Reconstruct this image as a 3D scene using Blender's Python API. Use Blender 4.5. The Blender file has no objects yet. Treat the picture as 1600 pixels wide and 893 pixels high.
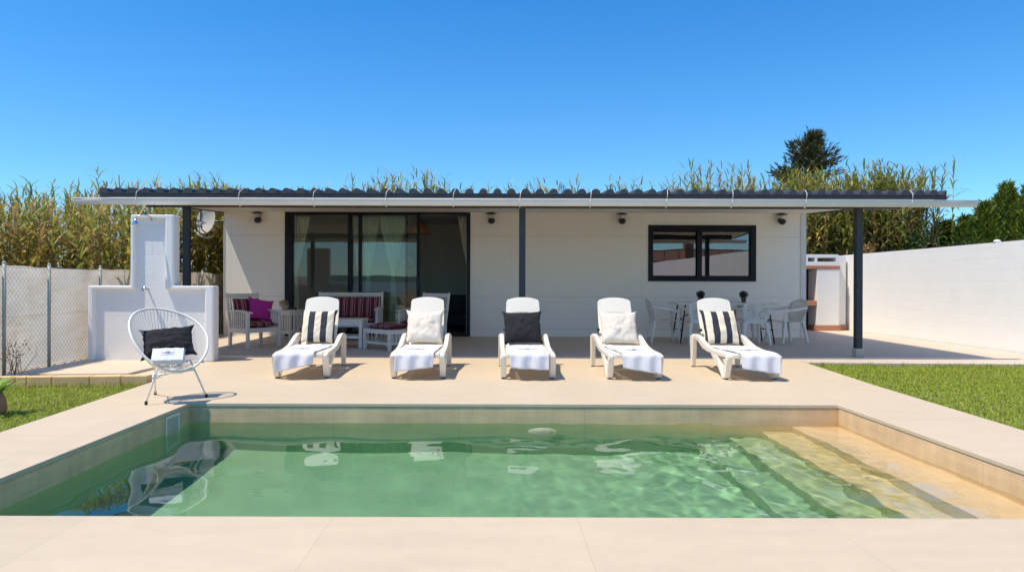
import bpy, bmesh, math, random
from mathutils import Vector, Matrix, noise
R = math.radians
PI = math.pi
sc = bpy.context.scene
C = sc.collection

# ------------------------------------------------------------------ camera, world, sun, exposure
CAMH = 1.15
cd = bpy.data.cameras.new('camera'); cam = bpy.data.objects.new('camera', cd); C.objects.link(cam)
cam.location = (0, 0, CAMH)
cam.rotation_euler = (R(90), R(-0.17), 0)
cd.sensor_width = 36; cd.lens = 24.0
cd.shift_x = 0.0195; cd.shift_y = -0.0028
cd.clip_start = 0.05; cd.clip_end = 3000
sc.camera = cam

LD = Vector((0.42, 0.18, -1.0)).normalized()          # the way the sunlight travels
w = bpy.data.worlds.new('World'); sc.world = w; w.use_nodes = True
nt = w.node_tree; bg = nt.nodes['Background']
sky = nt.nodes.new('ShaderNodeTexSky'); sky.sky_type = 'NISHITA'; sky.sun_disc = False
sky.sun_elevation = math.asin(-LD.z); sky.sun_rotation = math.atan2(-LD.x, -LD.y)
sky.air_density = 1.0; sky.dust_density = 0.1; sky.ozone_density = 2.2; sky.altitude = 0
hs = nt.nodes.new('ShaderNodeMix'); hs.data_type = 'RGBA'; hs.blend_type = 'MULTIPLY'; hs.inputs[0].default_value = 1.0
tc = nt.nodes.new('ShaderNodeTexCoord'); sz = nt.nodes.new('ShaderNodeSeparateXYZ'); nt.links.new(tc.outputs['Generated'], sz.inputs[0])
mr = nt.nodes.new('ShaderNodeMapRange'); mr.inputs[1].default_value = .04; mr.inputs[2].default_value = .42; nt.links.new(sz.outputs[2], mr.inputs[0])
tn = nt.nodes.new('ShaderNodeMix'); tn.data_type = 'RGBA'; nt.links.new(mr.outputs[0], tn.inputs[0])
tn.inputs[6].default_value = (0.46, 0.76, 0.96, 1); tn.inputs[7].default_value = (0.16, 0.66, 1.06, 1)       # deep blue above, paler at the horizon
nt.links.new(tn.outputs[2], hs.inputs[7])
nt.links.new(sky.outputs[0], hs.inputs[6]); nt.links.new(hs.outputs[2], bg.inputs[0])
bg.inputs[1].default_value = 0.15
sl = bpy.data.lights.new('sun', 'SUN'); sl.energy = 4.2; sl.angle = R(0.53); sl.color = (1.0, 0.91, 0.77)
so = bpy.data.objects.new('sun', sl); C.objects.link(so); so.rotation_euler = LD.to_track_quat('-Z', 'Y').to_euler()
so.location = (-10, -5, 30)
sl.cycles.is_caustics_light = True
sc.view_settings.view_transform = 'Standard'; sc.view_settings.look = 'None'
sc.view_settings.exposure = 0.32; sc.view_settings.gamma = 1.0
cy = sc.cycles
cy.max_bounces = 10; cy.diffuse_bounces = 6; cy.glossy_bounces = 4; cy.transmission_bounces = 8; cy.transparent_max_bounces = 12
cy.use_adaptive_sampling = True; cy.adaptive_threshold = 0.02; cy.adaptive_min_samples = 24
cy.use_denoising = True; cy.sample_clamp_indirect = 8.0
cy.time_limit = 900

rnd = random.Random(7)

# ------------------------------------------------------------------ materials
def newmat(name):
    m = bpy.data.materials.new(name); m.use_nodes = True
    return m, m.node_tree, m.node_tree.nodes['Principled BSDF']
def N(nt, t, **k):
    n = nt.nodes.new(t)
    for a, b in k.items(): setattr(n, a, b)
    return n
def mth(nt, op, a, b=None, c=None):
    n = nt.nodes.new('ShaderNodeMath'); n.operation = op
    for i, v in enumerate((a, b, c)):
        if v is None: continue
        if isinstance(v, (int, float)): n.inputs[i].default_value = v
        else: nt.links.new(v, n.inputs[i])
    return n.outputs[0]
def mixc(nt, f, a, b, bt='MIX'):
    n = nt.nodes.new('ShaderNodeMix'); n.data_type = 'RGBA'; n.blend_type = bt
    for s, v in ((n.inputs[0], f), (n.inputs[6], a), (n.inputs[7], b)):
        if isinstance(v, (int, float)): s.default_value = v
        elif isinstance(v, tuple): s.default_value = (*v, 1) if len(v) == 3 else v
        else: nt.links.new(v, s)
    return n.outputs[2]
def coord(nt, out='Object', scale=None):
    tc = nt.nodes.new('ShaderNodeTexCoord').outputs[out]
    if scale:
        mp = nt.nodes.new('ShaderNodeMapping'); mp.inputs['Scale'].default_value = scale
        nt.links.new(tc, mp.inputs[0]); return mp.outputs[0]
    return tc
def noi(nt, co, sc_, det=4, rough=.55):
    n = nt.nodes.new('ShaderNodeTexNoise'); n.inputs['Scale'].default_value = sc_
    n.inputs['Detail'].default_value = det; n.inputs['Roughness'].default_value = rough
    nt.links.new(co, n.inputs['Vector']); return n.outputs['Fac']
def ramp(nt, f, stops, interp='LINEAR'):
    n = nt.nodes.new('ShaderNodeValToRGB'); n.color_ramp.interpolation = interp
    e = n.color_ramp.elements
    while len(e) < len(stops): e.new(0.5)
    for k, (p, c) in enumerate(stops):
        e[k].position = p; e[k].color = (*c, 1) if len(c) == 3 else c
    nt.links.new(f, n.inputs[0]); return n.outputs[0]
def bump(nt, h, strength, dist=.01, nrm=None):
    n = nt.nodes.new('ShaderNodeBump'); n.inputs['Strength'].default_value = strength
    n.inputs['Distance'].default_value = dist; nt.links.new(h, n.inputs['Height'])
    if nrm is not None: nt.links.new(nrm, n.inputs['Normal'])
    return n.outputs[0]
def pm(name, base, rough=.6, var=.12, scale=3.0, bs=.15, bscale=60, stretch=None, metal=0, spec=.5, bdist=.004):
    m, nt, b = newmat(name)
    co = coord(nt, 'Object', stretch)
    f = noi(nt, co, scale)
    lo = tuple(x * (1 - var) for x in base); hi = tuple(min(1, x * (1 + var)) for x in base)
    nt.links.new(mixc(nt, f, lo, hi), b.inputs['Base Color'])
    b.inputs['Roughness'].default_value = rough; b.inputs['Metallic'].default_value = metal
    b.inputs['Specular IOR Level'].default_value = spec
    if bs > 0: nt.links.new(bump(nt, noi(nt, co, bscale, 3), bs, bdist), b.inputs['Normal'])
    return m

def tiles_mat(name, base, tx, ty, ox=0, oy=0, stain=.10, joint=.82):
    m, nt, b = newmat(name); co = coord(nt)
    sp = N(nt, 'ShaderNodeSeparateXYZ'); nt.links.new(co, sp.inputs[0])
    def line(s, t, o, wd):
        f = mth(nt, 'PINGPONG', mth(nt, 'ADD', s, o), t / 2)
        return mth(nt, 'LESS_THAN', f, wd)
    lx = line(sp.outputs[0], tx, ox, .0022); ly = line(sp.outputs[1], ty, oy, .0022)
    j = mth(nt, 'MAXIMUM', lx, ly)
    # a tone of its own for each tile
    cx = mth(nt, 'FLOOR', mth(nt, 'DIVIDE', mth(nt, 'ADD', sp.outputs[0], ox), tx))
    cyv = mth(nt, 'FLOOR', mth(nt, 'DIVIDE', mth(nt, 'ADD', sp.outputs[1], oy), ty))
    cb = N(nt, 'ShaderNodeCombineXYZ'); nt.links.new(cx, cb.inputs[0]); nt.links.new(cyv, cb.inputs[1])
    wn = N(nt, 'ShaderNodeTexWhiteNoise'); nt.links.new(cb.outputs[0], wn.inputs[0])
    st = coord(nt, 'Object', (1.0, 4.0, 1.0))
    n1 = noi(nt, st, 1.6, 6, .6); n2 = noi(nt, co, 9.0, 5, .6); n3 = noi(nt, co, .45, 3)
    v = mth(nt, 'MULTIPLY_ADD', n1, stain * 1.3, 1 - stain * .95)
    v = mth(nt, 'MULTIPLY', v, mth(nt, 'MULTIPLY_ADD', n2, stain * .7, 1 - stain * .35))
    v = mth(nt, 'MULTIPLY', v, mth(nt, 'MULTIPLY_ADD', n3, stain * 1.2, 1 - stain * .6))
    v = mth(nt, 'MULTIPLY', v, mth(nt, 'MULTIPLY_ADD', wn.outputs[0], .035, .98))
    v = mth(nt, 'MULTIPLY', v, mth(nt, 'MULTIPLY_ADD', j, joint - 1, 1.0))
    cc = N(nt, 'ShaderNodeCombineXYZ')
    for i in range(3): nt.links.new(mth(nt, 'MULTIPLY', v, base[i]), cc.inputs[i])
    nt.links.new(cc.outputs[0], b.inputs['Base Color'])
    nt.links.new(mth(nt, 'MULTIPLY_ADD', n2, .25, .45), b.inputs['Roughness'])
    b.inputs['Specular IOR Level'].default_value = .35
    h = mth(nt, 'SUBTRACT', noi(nt, co, 140, 3), mth(nt, 'MULTIPLY', j, 2.0))
    nt.links.new(bump(nt, h, .18, .003), b.inputs['Normal'])
    return m

M = {}
M['deck'] = tiles_mat('deck_tile', (.625, .50, .345), 1.2, 1.2, .78, .25, .15, .86)
M['terrace'] = tiles_mat('terrace_tile', (.60, .495, .39), .6, .6, .1, .05, .14, .85)
M['kerb'] = pm('sandstone_block', (.74, .50, .24), .8, .25, 5, .4, 40)
M['slab'] = pm('beige_slab', (.62, .50, .36), .8, .15, 4, .3, 50)
M['soil'] = pm('dry_soil', (.22, .17, .10), .95, .3, 2, .5, 30, bdist=.02)
M['turf'] = pm('turf_soil', (.16, .17, .04), .95, .3, 6, .6, 60, bdist=.02)
M['plastic'] = pm('white_plastic', (.84, .77, .635), .33, .03, 4, .03, 90)
M['plastic2'] = pm('aged_white_plastic', (.78, .76, .70), .42, .05, 5, .05, 90)
M['wood'] = pm('white_painted_wood', (.74, .69, .60), .55, .10, 14, .25, 60, stretch=(1, 1, .3))
M['black'] = pm('anthracite_metal', (.022, .025, .032), .38, .2, 6, .05, 120)
M['blackframe'] = pm('black_aluminium', (.010, .010, .016), .45, .15, 5, .03, 120, spec=.25)
M['post'] = pm('grey_painted_steel', (.030, .038, .050), .5, .2, 5, .05, 80)
M['gutter'] = pm('white_gutter', (.72, .70, .65), .45, .08, 3, .05, 60)
M['roof'] = pm('dark_roof_sheet', (.045, .047, .052), .62, .2, 5, .1, 50)
M['soffit'] = pm('soffit', (.82, .78, .70), .7, .05, 4, .05, 60)
M['chrome'] = pm('chrome', (.62, .64, .66), .22, .05, 5, 0, metal=1)
M['steel'] = pm('galvanised_steel', (.34, .36, .33), .6, .15, 12, .1, 80, metal=.2)
M['rubber'] = pm('black_rubber', (.012, .012, .012), .7, .1, 5, .05)
M['white_render'] = pm('white_render', (.80, .785, .75), .85, .05, 3, .5, 45, bdist=.006)
M['terracotta'] = pm('terracotta', (.42, .19, .10), .8, .2, 9, .3, 60)
M['darkpot'] = pm('brown_pot', (.16, .06, .035), .6, .2, 9, .2, 60)
M['soot'] = pm('sooty_brick', (.03, .025, .022), .95, .3, 9, .5, 40)
M['twig'] = pm('bark', (.10, .07, .045), .9, .25, 12, .5, 40)
M['rattan'] = pm('rattan', (.36, .17, .07), .7, .25, 40, .4, 80)
M['basket'] = pm('wicker', (.38, .30, .21), .8, .3, 60, .5, 90)
M['gravel'] = pm('white_gravel', (.72, .70, .66), .85, .12, 30, .2, 60)
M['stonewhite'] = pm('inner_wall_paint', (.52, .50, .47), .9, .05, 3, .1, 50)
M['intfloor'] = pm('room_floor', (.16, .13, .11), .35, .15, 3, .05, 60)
M['sofa'] = pm('dark_upholstery', (.055, .055, .065), .9, .2, 20, .3, 120)
M['cabinet'] = pm('oak_cabinet', (.40, .23, .10), .5, .2, 6, .1, 60, stretch=(1, 1, 6))
M['magenta'] = pm('magenta_cloth', (.46, .018, .22), .8, .15, 9, .5, 160)
M['blackcloth'] = pm('black_cloth', (.010, .010, .013), .9, .35, 7, .6, 220)
M['creamcloth'] = pm('cream_cloth', (.74, .65, .53), .9, .06, 7, .5, 220)
M['towel'] = pm('white_towel', (.80, .80, .83), .95, .03, 9, .9, 260, bdist=.006)
M['thread'] = pm('grey_thread', (.10, .11, .13), .8, .1, 9, 0)
M['cord'] = pm('white_cord', (.80, .765, .68), .4, .04, 9, .05)
M['neigh_wall'] = pm('neighbour_wall', (.55, .50, .42), .8, .1, 3, .2, 40)
M['neigh_roof'] = pm('neighbour_roof', (.17, .085, .05), .8, .3, 4, .5, 10, bdist=.03)
M['led'] = pm('lamp_glass', (.6, .6, .6), .2, .05, 5, 0)
M['dish'] = pm('dish_paint', (.50, .45, .38), .5, .12, 7, .05, 50)

def leafmat(name, c, var=.3, tr=.25, rough=.5):
    m, nt, b = newmat(name)
    g = N(nt, 'ShaderNodeNewGeometry'); f = g.outputs['Random Per Island']
    n2 = noi(nt, coord(nt), 1.3, 2)
    f = mth(nt, 'ADD', mth(nt, 'MULTIPLY', f, .65), mth(nt, 'MULTIPLY', n2, .35))
    lo = tuple(x * (1 - var) for x in c); hi = (c[0] * (1 + var * 1.3), c[1] * (1 + var), c[2] * (1 + var * .6))
    col = mixc(nt, f, lo, hi)
    nt.links.new(col, b.inputs['Base Color']); b.inputs['Roughness'].default_value = rough
    b.inputs['Specular IOR Level'].default_value = .3
    t = N(nt, 'ShaderNodeBsdfTranslucent'); nt.links.new(col, t.inputs[0])
    mx = N(nt, 'ShaderNodeMixShader'); mx.inputs[0].default_value = tr
    nt.links.new(b.outputs[0], mx.inputs[1]); nt.links.new(t.outputs[0], mx.inputs[2])
    nt.links.new(mx.outputs[0], nt.nodes['Material Output'].inputs[0])
    return m
M['reed_green'] = leafmat('reed_green', (.25, .29, .060), tr=.35)
M['reed_yellow'] = leafmat('reed_yellow', (.50, .41, .09), tr=.35)
M['reed_dry'] = leafmat('reed_dry', (.38, .25, .11), tr=.3)
M['reed_stalk'] = leafmat('reed_stalk', (.28, .19, .07), tr=0.0)
M['pine'] = leafmat('pine_needles', (.085, .085, .030), .4, .1)
M['cypress'] = leafmat('cypress_leaf', (.11, .16, .020), .4, .15)
M['cypress2'] = leafmat('cypress_leaf_light', (.20, .23, .025), .35, .15)
M['shrub'] = leafmat('shrub_leaf', (.05, .085, .022), .45, .2)
M['succulent'] = leafmat('succulent', (.22, .36, .05), .2, .25)
M['grass'] = leafmat('grass_blade', (.29, .40, .030), .4, .3, .45)
M['grass_dry'] = leafmat('grass_blade_pale', (.42, .40, .09), .3, .25, .5)
M['topiary'] = leafmat('topiary_leaf', (.02, .035, .022), .4, .1)

# cladding panels of the house front
def cladding():
    m, nt, b = newmat('house_cladding'); co = coord(nt)
    sp = N(nt, 'ShaderNodeSeparateXYZ'); nt.links.new(co, sp.inputs[0])
    z = sp.outputs[2]; x = sp.outputs[0]
    ln = None
    for zz in (2.16, .86, .17):
        l = mth(nt, 'LESS_THAN', mth(nt, 'ABSOLUTE', mth(nt, 'SUBTRACT', z, zz)), .0045)
        ln = l if ln is None else mth(nt, 'MAXIMUM', ln, l)
    for xx in (-5.62, .42, .62, 3.22, 5.62, 6.62):
        l = mth(nt, 'LESS_THAN', mth(nt, 'ABSOLUTE', mth(nt, 'SUBTRACT', x, xx)), .003)
        ln = mth(nt, 'MAXIMUM', ln, mth(nt, 'MULTIPLY', l, .6))
    gr = noi(nt, coord(nt, 'Object', (1.0, 1, 22.0)), 2.2, 5, .65)
    n1 = noi(nt, co, .8, 4)
    v = mth(nt, 'MULTIPLY', mth(nt, 'MULTIPLY_ADD', gr, .10, .95), mth(nt, 'MULTIPLY_ADD', n1, .08, .96))
    v = mth(nt, 'MULTIPLY', v, mth(nt, 'MULTIPLY_ADD', ln, -.25, 1.0))
    cc = N(nt, 'ShaderNodeCombineXYZ')
    for i, k in enumerate((.88, .83, .745)): nt.links.new(mth(nt, 'MULTIPLY', v, k), cc.inputs[i])
    nt.links.new(cc.outputs[0], b.inputs['Base Color']); b.inputs['Roughness'].default_value = .6
    h = mth(nt, 'SUBTRACT', gr, mth(nt, 'MULTIPLY', ln, 2.0))
    nt.links.new(bump(nt, h, .25, .004), b.inputs['Normal'])
    return m
M['clad'] = cladding()

def blockwall(name, base, ax, bw, bh, mort=.02, st=.5, tint=.97):
    m, nt, b = newmat(name); co = coord(nt)
    sp = N(nt, 'ShaderNodeSeparateXYZ'); nt.links.new(co, sp.inputs[0])
    cb = N(nt, 'ShaderNodeCombineXYZ'); nt.links.new(sp.outputs[ax], cb.inputs[0]); nt.links.new(sp.outputs[2], cb.inputs[1])
    wob = N(nt, 'ShaderNodeTexNoise'); wob.inputs['Scale'].default_value = 9; nt.links.new(co, wob.inputs[0])
    ad = N(nt, 'ShaderNodeVectorMath', operation='MULTIPLY_ADD')
    nt.links.new(wob.outputs['Color'], ad.inputs[0]); ad.inputs[1].default_value = (.012, .012, 0); nt.links.new(cb.outputs[0], ad.inputs[2])
    br = N(nt, 'ShaderNodeTexBrick'); nt.links.new(ad.outputs[0], br.inputs['Vector'])
    br.inputs['Scale'].default_value = 1; br.inputs['Brick Width'].default_value = bw; br.inputs['Row Height'].default_value = bh
    br.inputs['Mortar Size'].default_value = mort / 2; br.inputs['Mortar Smooth'].default_value = .6
    n1 = noi(nt, co, 2.2, 5, .6); n2 = noi(nt, co, 35, 4, .6); n3 = noi(nt, co, 5.0, 3)
    sel = mth(nt, 'GREATER_THAN', noi(nt, co, 1.9, 2), .42)     # the joints show only in places under the paint
    mo = mth(nt, 'MULTIPLY', br.outputs['Fac'], mth(nt, 'MULTIPLY_ADD', sel, .7, .15))
    v = mth(nt, 'MULTIPLY', mth(nt, 'MULTIPLY_ADD', n1, .10, .93), mth(nt, 'MULTIPLY_ADD', mo, -(1 - tint), 1.0))
    cc = N(nt, 'ShaderNodeCombineXYZ')
    for i in range(3): nt.links.new(mth(nt, 'MULTIPLY', v, base[i]), cc.inputs[i])
    nt.links.new(cc.outputs[0], b.inputs['Base Color']); b.inputs['Roughness'].default_value = .85
    h = mth(nt, 'ADD', mth(nt, 'MULTIPLY', mo, -1.0), mth(nt, 'MULTIPLY', n2, .35))
    nt.links.new(bump(nt, h, st, .012), b.inputs['Normal'])
    return m
M['blocks_side'] = blockwall('painted_blocks_side', (.86, .835, .79), 1, .40, .20, .03, .12, .99)
M['blocks_front'] = blockwall('painted_blocks_front', (.82, .80, .765), 0, .60, .22, .012, .35, .95)

def stripes(name, stops, period, axis=0, rough=.85, off=0.0):
    m, nt, b = newmat(name); co = coord(nt)
    sp = N(nt, 'ShaderNodeSeparateXYZ'); nt.links.new(co, sp.inputs[0])
    nn = noi(nt, co, 6, 2)
    x = mth(nt, 'ADD', sp.outputs[axis], mth(nt, 'MULTIPLY', nn, .006))
    f = mth(nt, 'FRACT', mth(nt, 'DIVIDE', mth(nt, 'ADD', x, 50 * period + off), period))
    c = ramp(nt, f, stops, 'CONSTANT')
    c = mixc(nt, noi(nt, co, 14, 4), c, (.0, .0, .0), 'MIX') if False else c
    nt.links.new(c, b.inputs['Base Color']); b.inputs['Roughness'].default_value = rough
    b.inputs['Specular IOR Level'].default_value = .2
    nt.links.new(bump(nt, noi(nt, co, 200, 3), .5, .003), b.inputs['Normal'])
    return m
WI, WM, WL, WC = (.14, .022, .035), (.25, .055, .085), (.48, .29, .25), (.62, .48, .38)
M['wine'] = stripes('wine_stripes', [(0, WI), (.20, WL), (.26, WM), (.40, WC), (.45, WI), (.62, WM), (.70, WL), (.76, WI)], .16)
M['cushion_stripe'] = stripes('cream_black_stripes', [(0, (.76, .66, .49)), (.5, (.040, .040, .052))], .165, off=.082 / 2 + .0)

def glassmat(name, tint, f0):
    m, nt, b = newmat(name); nt.nodes.remove(b)
    t = N(nt, 'ShaderNodeBsdfTransparent'); t.inputs[0].default_value = (*tint, 1)
    g = N(nt, 'ShaderNodeBsdfGlossy'); g.inputs['Roughness'].default_value = 0.0; g.inputs[0].default_value = (.92, .80, .80, 1)
    lw = N(nt, 'ShaderNodeLayerWeight'); fr = mth(nt, 'MULTIPLY_ADD', mth(nt, 'POWER', lw.outputs['Facing'], 5.0), .9, .05 + f0)
    mx = N(nt, 'ShaderNodeMixShader'); nt.links.new(fr, mx.inputs[0])
    bp = bump(nt, noi(nt, coord(nt), 1.2, 1), .12, .01); nt.links.new(bp, g.inputs['Normal'])
    nt.links.new(t.outputs[0], mx.inputs[1]); nt.links.new(g.outputs[0], mx.inputs[2])
    nt.links.new(mx.outputs[0], nt.nodes['Material Output'].inputs[0]); return m
M['glass'] = glassmat('door_glass', (.90, .97, .94), .01)
M['glass2'] = glassmat('window_glass', (.60, .66, .66), .15)

def screenmat():
    m, nt, b = newmat('shade_cloth'); co = coord(nt)
    n1 = noi(nt, co, 2.0, 5, .6); n2 = noi(nt, coord(nt, 'Object', (1, .6, 3)), 5, 4)
    c = ramp(nt, mth(nt, 'ADD', mth(nt, 'MULTIPLY', n1, .6), mth(nt, 'MULTIPLY', n2, .4)),
             [(.3, (.66, .53, .39)), (.5, (.80, .72, .61)), (.7, (.86, .81, .74))])
    nt.links.new(c, b.inputs['Base Color']); b.inputs['Roughness'].default_value = .95
    t = N(nt, 'ShaderNodeBsdfTranslucent'); nt.links.new(c, t.inputs[0])
    mx = N(nt, 'ShaderNodeMixShader'); mx.inputs[0].default_value = .62
    nt.links.new(b.outputs[0], mx.inputs[1]); nt.links.new(t.outputs[0], mx.inputs[2])
    nt.links.new(mx.outputs[0], nt.nodes['Material Output'].inputs[0]); return m
M['screen'] = screenmat()
def curtainmat():
    m, nt, b = newmat('sheer_curtain')
    b.inputs['Base Color'].default_value = (.78, .75, .66, 1); b.inputs['Roughness'].default_value = .9
    n1 = noi(nt, coord(nt), 12, 3); nt.links.new(mixc(nt, n1, (.84, .82, .72), (.93, .91, .83)), b.inputs['Base Color'])
    t = N(nt, 'ShaderNodeBsdfTranslucent'); t.inputs[0].default_value = (.8, .78, .7, 1)
    mx = N(nt, 'ShaderNodeMixShader'); mx.inputs[0].default_value = .25
    nt.links.new(b.outputs[0], mx.inputs[1]); nt.links.new(t.outputs[0], mx.inputs[2])
    nt.links.new(mx.outputs[0], nt.nodes['Material Output'].inputs[0]); return m
M['curtain'] = curtainmat()
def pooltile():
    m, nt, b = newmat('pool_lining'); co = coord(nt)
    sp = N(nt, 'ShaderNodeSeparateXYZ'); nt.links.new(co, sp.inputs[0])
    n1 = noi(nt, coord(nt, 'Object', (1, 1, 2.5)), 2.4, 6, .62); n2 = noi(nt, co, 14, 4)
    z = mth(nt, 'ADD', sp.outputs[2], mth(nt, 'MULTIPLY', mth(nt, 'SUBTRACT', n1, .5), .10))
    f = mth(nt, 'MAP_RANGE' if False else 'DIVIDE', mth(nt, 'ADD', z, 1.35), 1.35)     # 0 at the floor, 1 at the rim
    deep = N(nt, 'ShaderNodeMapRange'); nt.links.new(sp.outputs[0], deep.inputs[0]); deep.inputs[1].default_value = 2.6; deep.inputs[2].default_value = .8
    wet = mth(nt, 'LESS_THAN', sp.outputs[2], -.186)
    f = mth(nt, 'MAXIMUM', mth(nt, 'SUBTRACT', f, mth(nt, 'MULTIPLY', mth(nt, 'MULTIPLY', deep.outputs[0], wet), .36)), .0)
    c = ramp(nt, f, [(0.0, (.235, .45, .255)), (.28, (.27, .46, .25)), (.46, (.42, .50, .25)), (.62, (.72, .56, .27)), (.78, (.80, .585, .35)), (.845, (.68, .48, .26)), (1.0, (.76, .52, .30))])  # greener with depth: the water's absorption of light is painted into the lining
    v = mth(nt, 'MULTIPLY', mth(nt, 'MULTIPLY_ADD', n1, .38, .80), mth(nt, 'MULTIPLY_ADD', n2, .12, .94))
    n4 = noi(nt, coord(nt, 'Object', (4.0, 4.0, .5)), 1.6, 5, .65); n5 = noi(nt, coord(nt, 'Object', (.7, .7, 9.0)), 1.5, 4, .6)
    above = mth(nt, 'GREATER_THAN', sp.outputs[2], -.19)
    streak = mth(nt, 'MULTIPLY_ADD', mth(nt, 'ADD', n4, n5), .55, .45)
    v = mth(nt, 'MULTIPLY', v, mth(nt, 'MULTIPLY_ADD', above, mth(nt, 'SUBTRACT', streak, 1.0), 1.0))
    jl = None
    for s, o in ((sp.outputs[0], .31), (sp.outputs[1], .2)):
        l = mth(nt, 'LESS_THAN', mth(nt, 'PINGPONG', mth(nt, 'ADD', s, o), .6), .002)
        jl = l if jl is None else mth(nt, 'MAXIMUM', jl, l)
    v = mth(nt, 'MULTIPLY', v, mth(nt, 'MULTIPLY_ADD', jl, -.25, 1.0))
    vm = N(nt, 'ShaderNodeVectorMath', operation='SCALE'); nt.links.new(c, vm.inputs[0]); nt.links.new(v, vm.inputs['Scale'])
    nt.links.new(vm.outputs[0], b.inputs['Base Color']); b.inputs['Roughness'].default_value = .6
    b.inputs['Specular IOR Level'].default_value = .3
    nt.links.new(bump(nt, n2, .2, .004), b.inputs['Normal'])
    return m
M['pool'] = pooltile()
m, nt, b = newmat('pool_water')
b.inputs['Transmission Weight'].default_value = 1.0; b.inputs['Roughness'].default_value = 0.0
b.inputs['IOR'].default_value = 1.33; b.inputs['Base Color'].default_value = (.95, 1.0, .96, 1)
M['water'] = m

# ------------------------------------------------------------------ mesh helpers
class MB:
    def __init__(s): s.v = []; s.f = []; s.mi = []; s.cur = 0; s.T = None; s.smooth = False; s.sm = []
    def add(s, vs, fs, smooth=None):
        o = len(s.v)
        if s.T is not None: vs = [s.T @ Vector(p) for p in vs]
        s.v.extend([tuple(p) for p in vs])
        for f in fs:
            s.f.append([i + o for i in f]); s.mi.append(s.cur); s.sm.append(s.smooth if smooth is None else smooth)
        return s
    def box(s, a, b):
        x0, y0, z0 = a; x1, y1, z1 = b
        return s.add([(x0, y0, z0), (x1, y0, z0), (x1, y1, z0), (x0, y1, z0), (x0, y0, z1), (x1, y0, z1), (x1, y1, z1), (x0, y1, z1)],
                     [(3, 2, 1, 0), (4, 5, 6, 7), (0, 1, 5, 4), (1, 2, 6, 5), (2, 3, 7, 6), (3, 0, 4, 7)], False)
    def cbox(s, c, d): return s.box([c[i] - d[i] / 2 for i in range(3)], [c[i] + d[i] / 2 for i in range(3)])
    def beam(s, p, q, wx, wy, up=(0, 0, 1), w2=None):
        """a straight bar of rectangular section from p to q (w2: the section at q)"""
        p = Vector(p); q = Vector(q); d = (q - p).normalized(); u = Vector(up)
        if abs(d.dot(u)) > .98: u = Vector((0, 1, 0))
        a = d.cross(u).normalized(); bb = a.cross(d).normalized()
        w2 = w2 or (wx, wy); V = []
        for P, (sx, sy) in ((p, (wx, wy)), (q, w2)):
            for i, j in ((-1, -1), (1, -1), (1, 1), (-1, 1)): V.append(P + a * i * sx / 2 + bb * j * sy / 2)
        return s.add(V, [(3, 2, 1, 0), (4, 5, 6, 7), (0, 1, 5, 4), (1, 2, 6, 5), (2, 3, 7, 6), (3, 0, 4, 7)], False)
    def tube(s, pts, r, n=8, closed=False, flat=1.0, up=None, smooth=True):
        pts = [Vector(p) for p in pts]; k = len(pts); rr = r if isinstance(r, (list, tuple)) else [r] * k
        V = []; a = None
        for i in range(k):
            if closed: d = pts[(i + 1) % k] - pts[i - 1]
            else: d = pts[min(i + 1, k - 1)] - pts[max(i - 1, 0)]
            d.normalize()
            if up is not None: a = d.cross(Vector(up)).normalized()
            elif a is None:
                a = d.orthogonal().normalized()
            else: a = (a - d * a.dot(d)).normalized()
            bb = d.cross(a)
            for j in range(n):
                t = 2 * PI * j / n; V.append(pts[i] + (a * math.cos(t) + bb * math.sin(t) * flat) * rr[i])
        F = []
        for i in range(k if closed else k - 1):
            i2 = (i + 1) % k
            for j in range(n):
                F.append((i * n + j, i * n + (j + 1) % n, i2 * n + (j + 1) % n, i2 * n + j))
        if not closed: F.append(tuple(range(n - 1, -1, -1))); F.append(tuple((k - 1) * n + j for j in range(n)))
        return s.add(V, F, smooth)
    def lathe(s, prof, c=(0, 0, 0), n=20, smooth=True, axis='z'):
        V = []; F = []
        for (r, z) in prof:
            for j in range(n):
                t = 2 * PI * j / n; p = (r * math.cos(t), r * math.sin(t), z)
                if axis == 'y': p = (p[0], z, p[1])
                if axis == 'x': p = (z, p[0], p[1])
                V.append((c[0] + p[0], c[1] + p[1], c[2] + p[2]))
        for i in range(len(prof) - 1):
            for j in range(n): F.append((i * n + j, i * n + (j + 1) % n, (i + 1) * n + (j + 1) % n, (i + 1) * n + j))
        F.append(tuple(range(n - 1, -1, -1))); F.append(tuple((len(prof) - 1) * n + j for j in range(n)))
        return s.add(V, F, smooth)
    def prism(s, poly, x0, x1, plane='yz'):
        n = len(poly); V = []
        for x in (x0, x1):
            for (a, b_) in poly:
                V.append((x, a, b_) if plane == 'yz' else ((a, x, b_) if plane == 'xz' else (a, b_, x)))
        F = [tuple(range(n - 1, -1, -1)), tuple(range(n, 2 * n))]
        for i in range(n): F.append((i, (i + 1) % n, n + (i + 1) % n, n + i))
        return s.add(V, F, False)
    def grid(s, fn, nu, nv, keep=None, smooth=True):
        V = [fn(i / nu, j / nv) for j in range(nv + 1) for i in range(nu + 1)]
        F = []
        for j in range(nv):
            for i in range(nu):
                if keep and not keep((i + .5) / nu, (j + .5) / nv): continue
                a = j * (nu + 1) + i; F.append((a, a + 1, a + nu + 2, a + nu + 1))
        return s.add(V, F, smooth)
    def sphere(s, c, r, n=10, sz=1.0):
        prof = [(max(1e-4, r * math.sin(PI * i / n)), -r * sz * math.cos(PI * i / n)) for i in range(n + 1)]
        return s.lathe(prof, c, n * 2)

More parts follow.
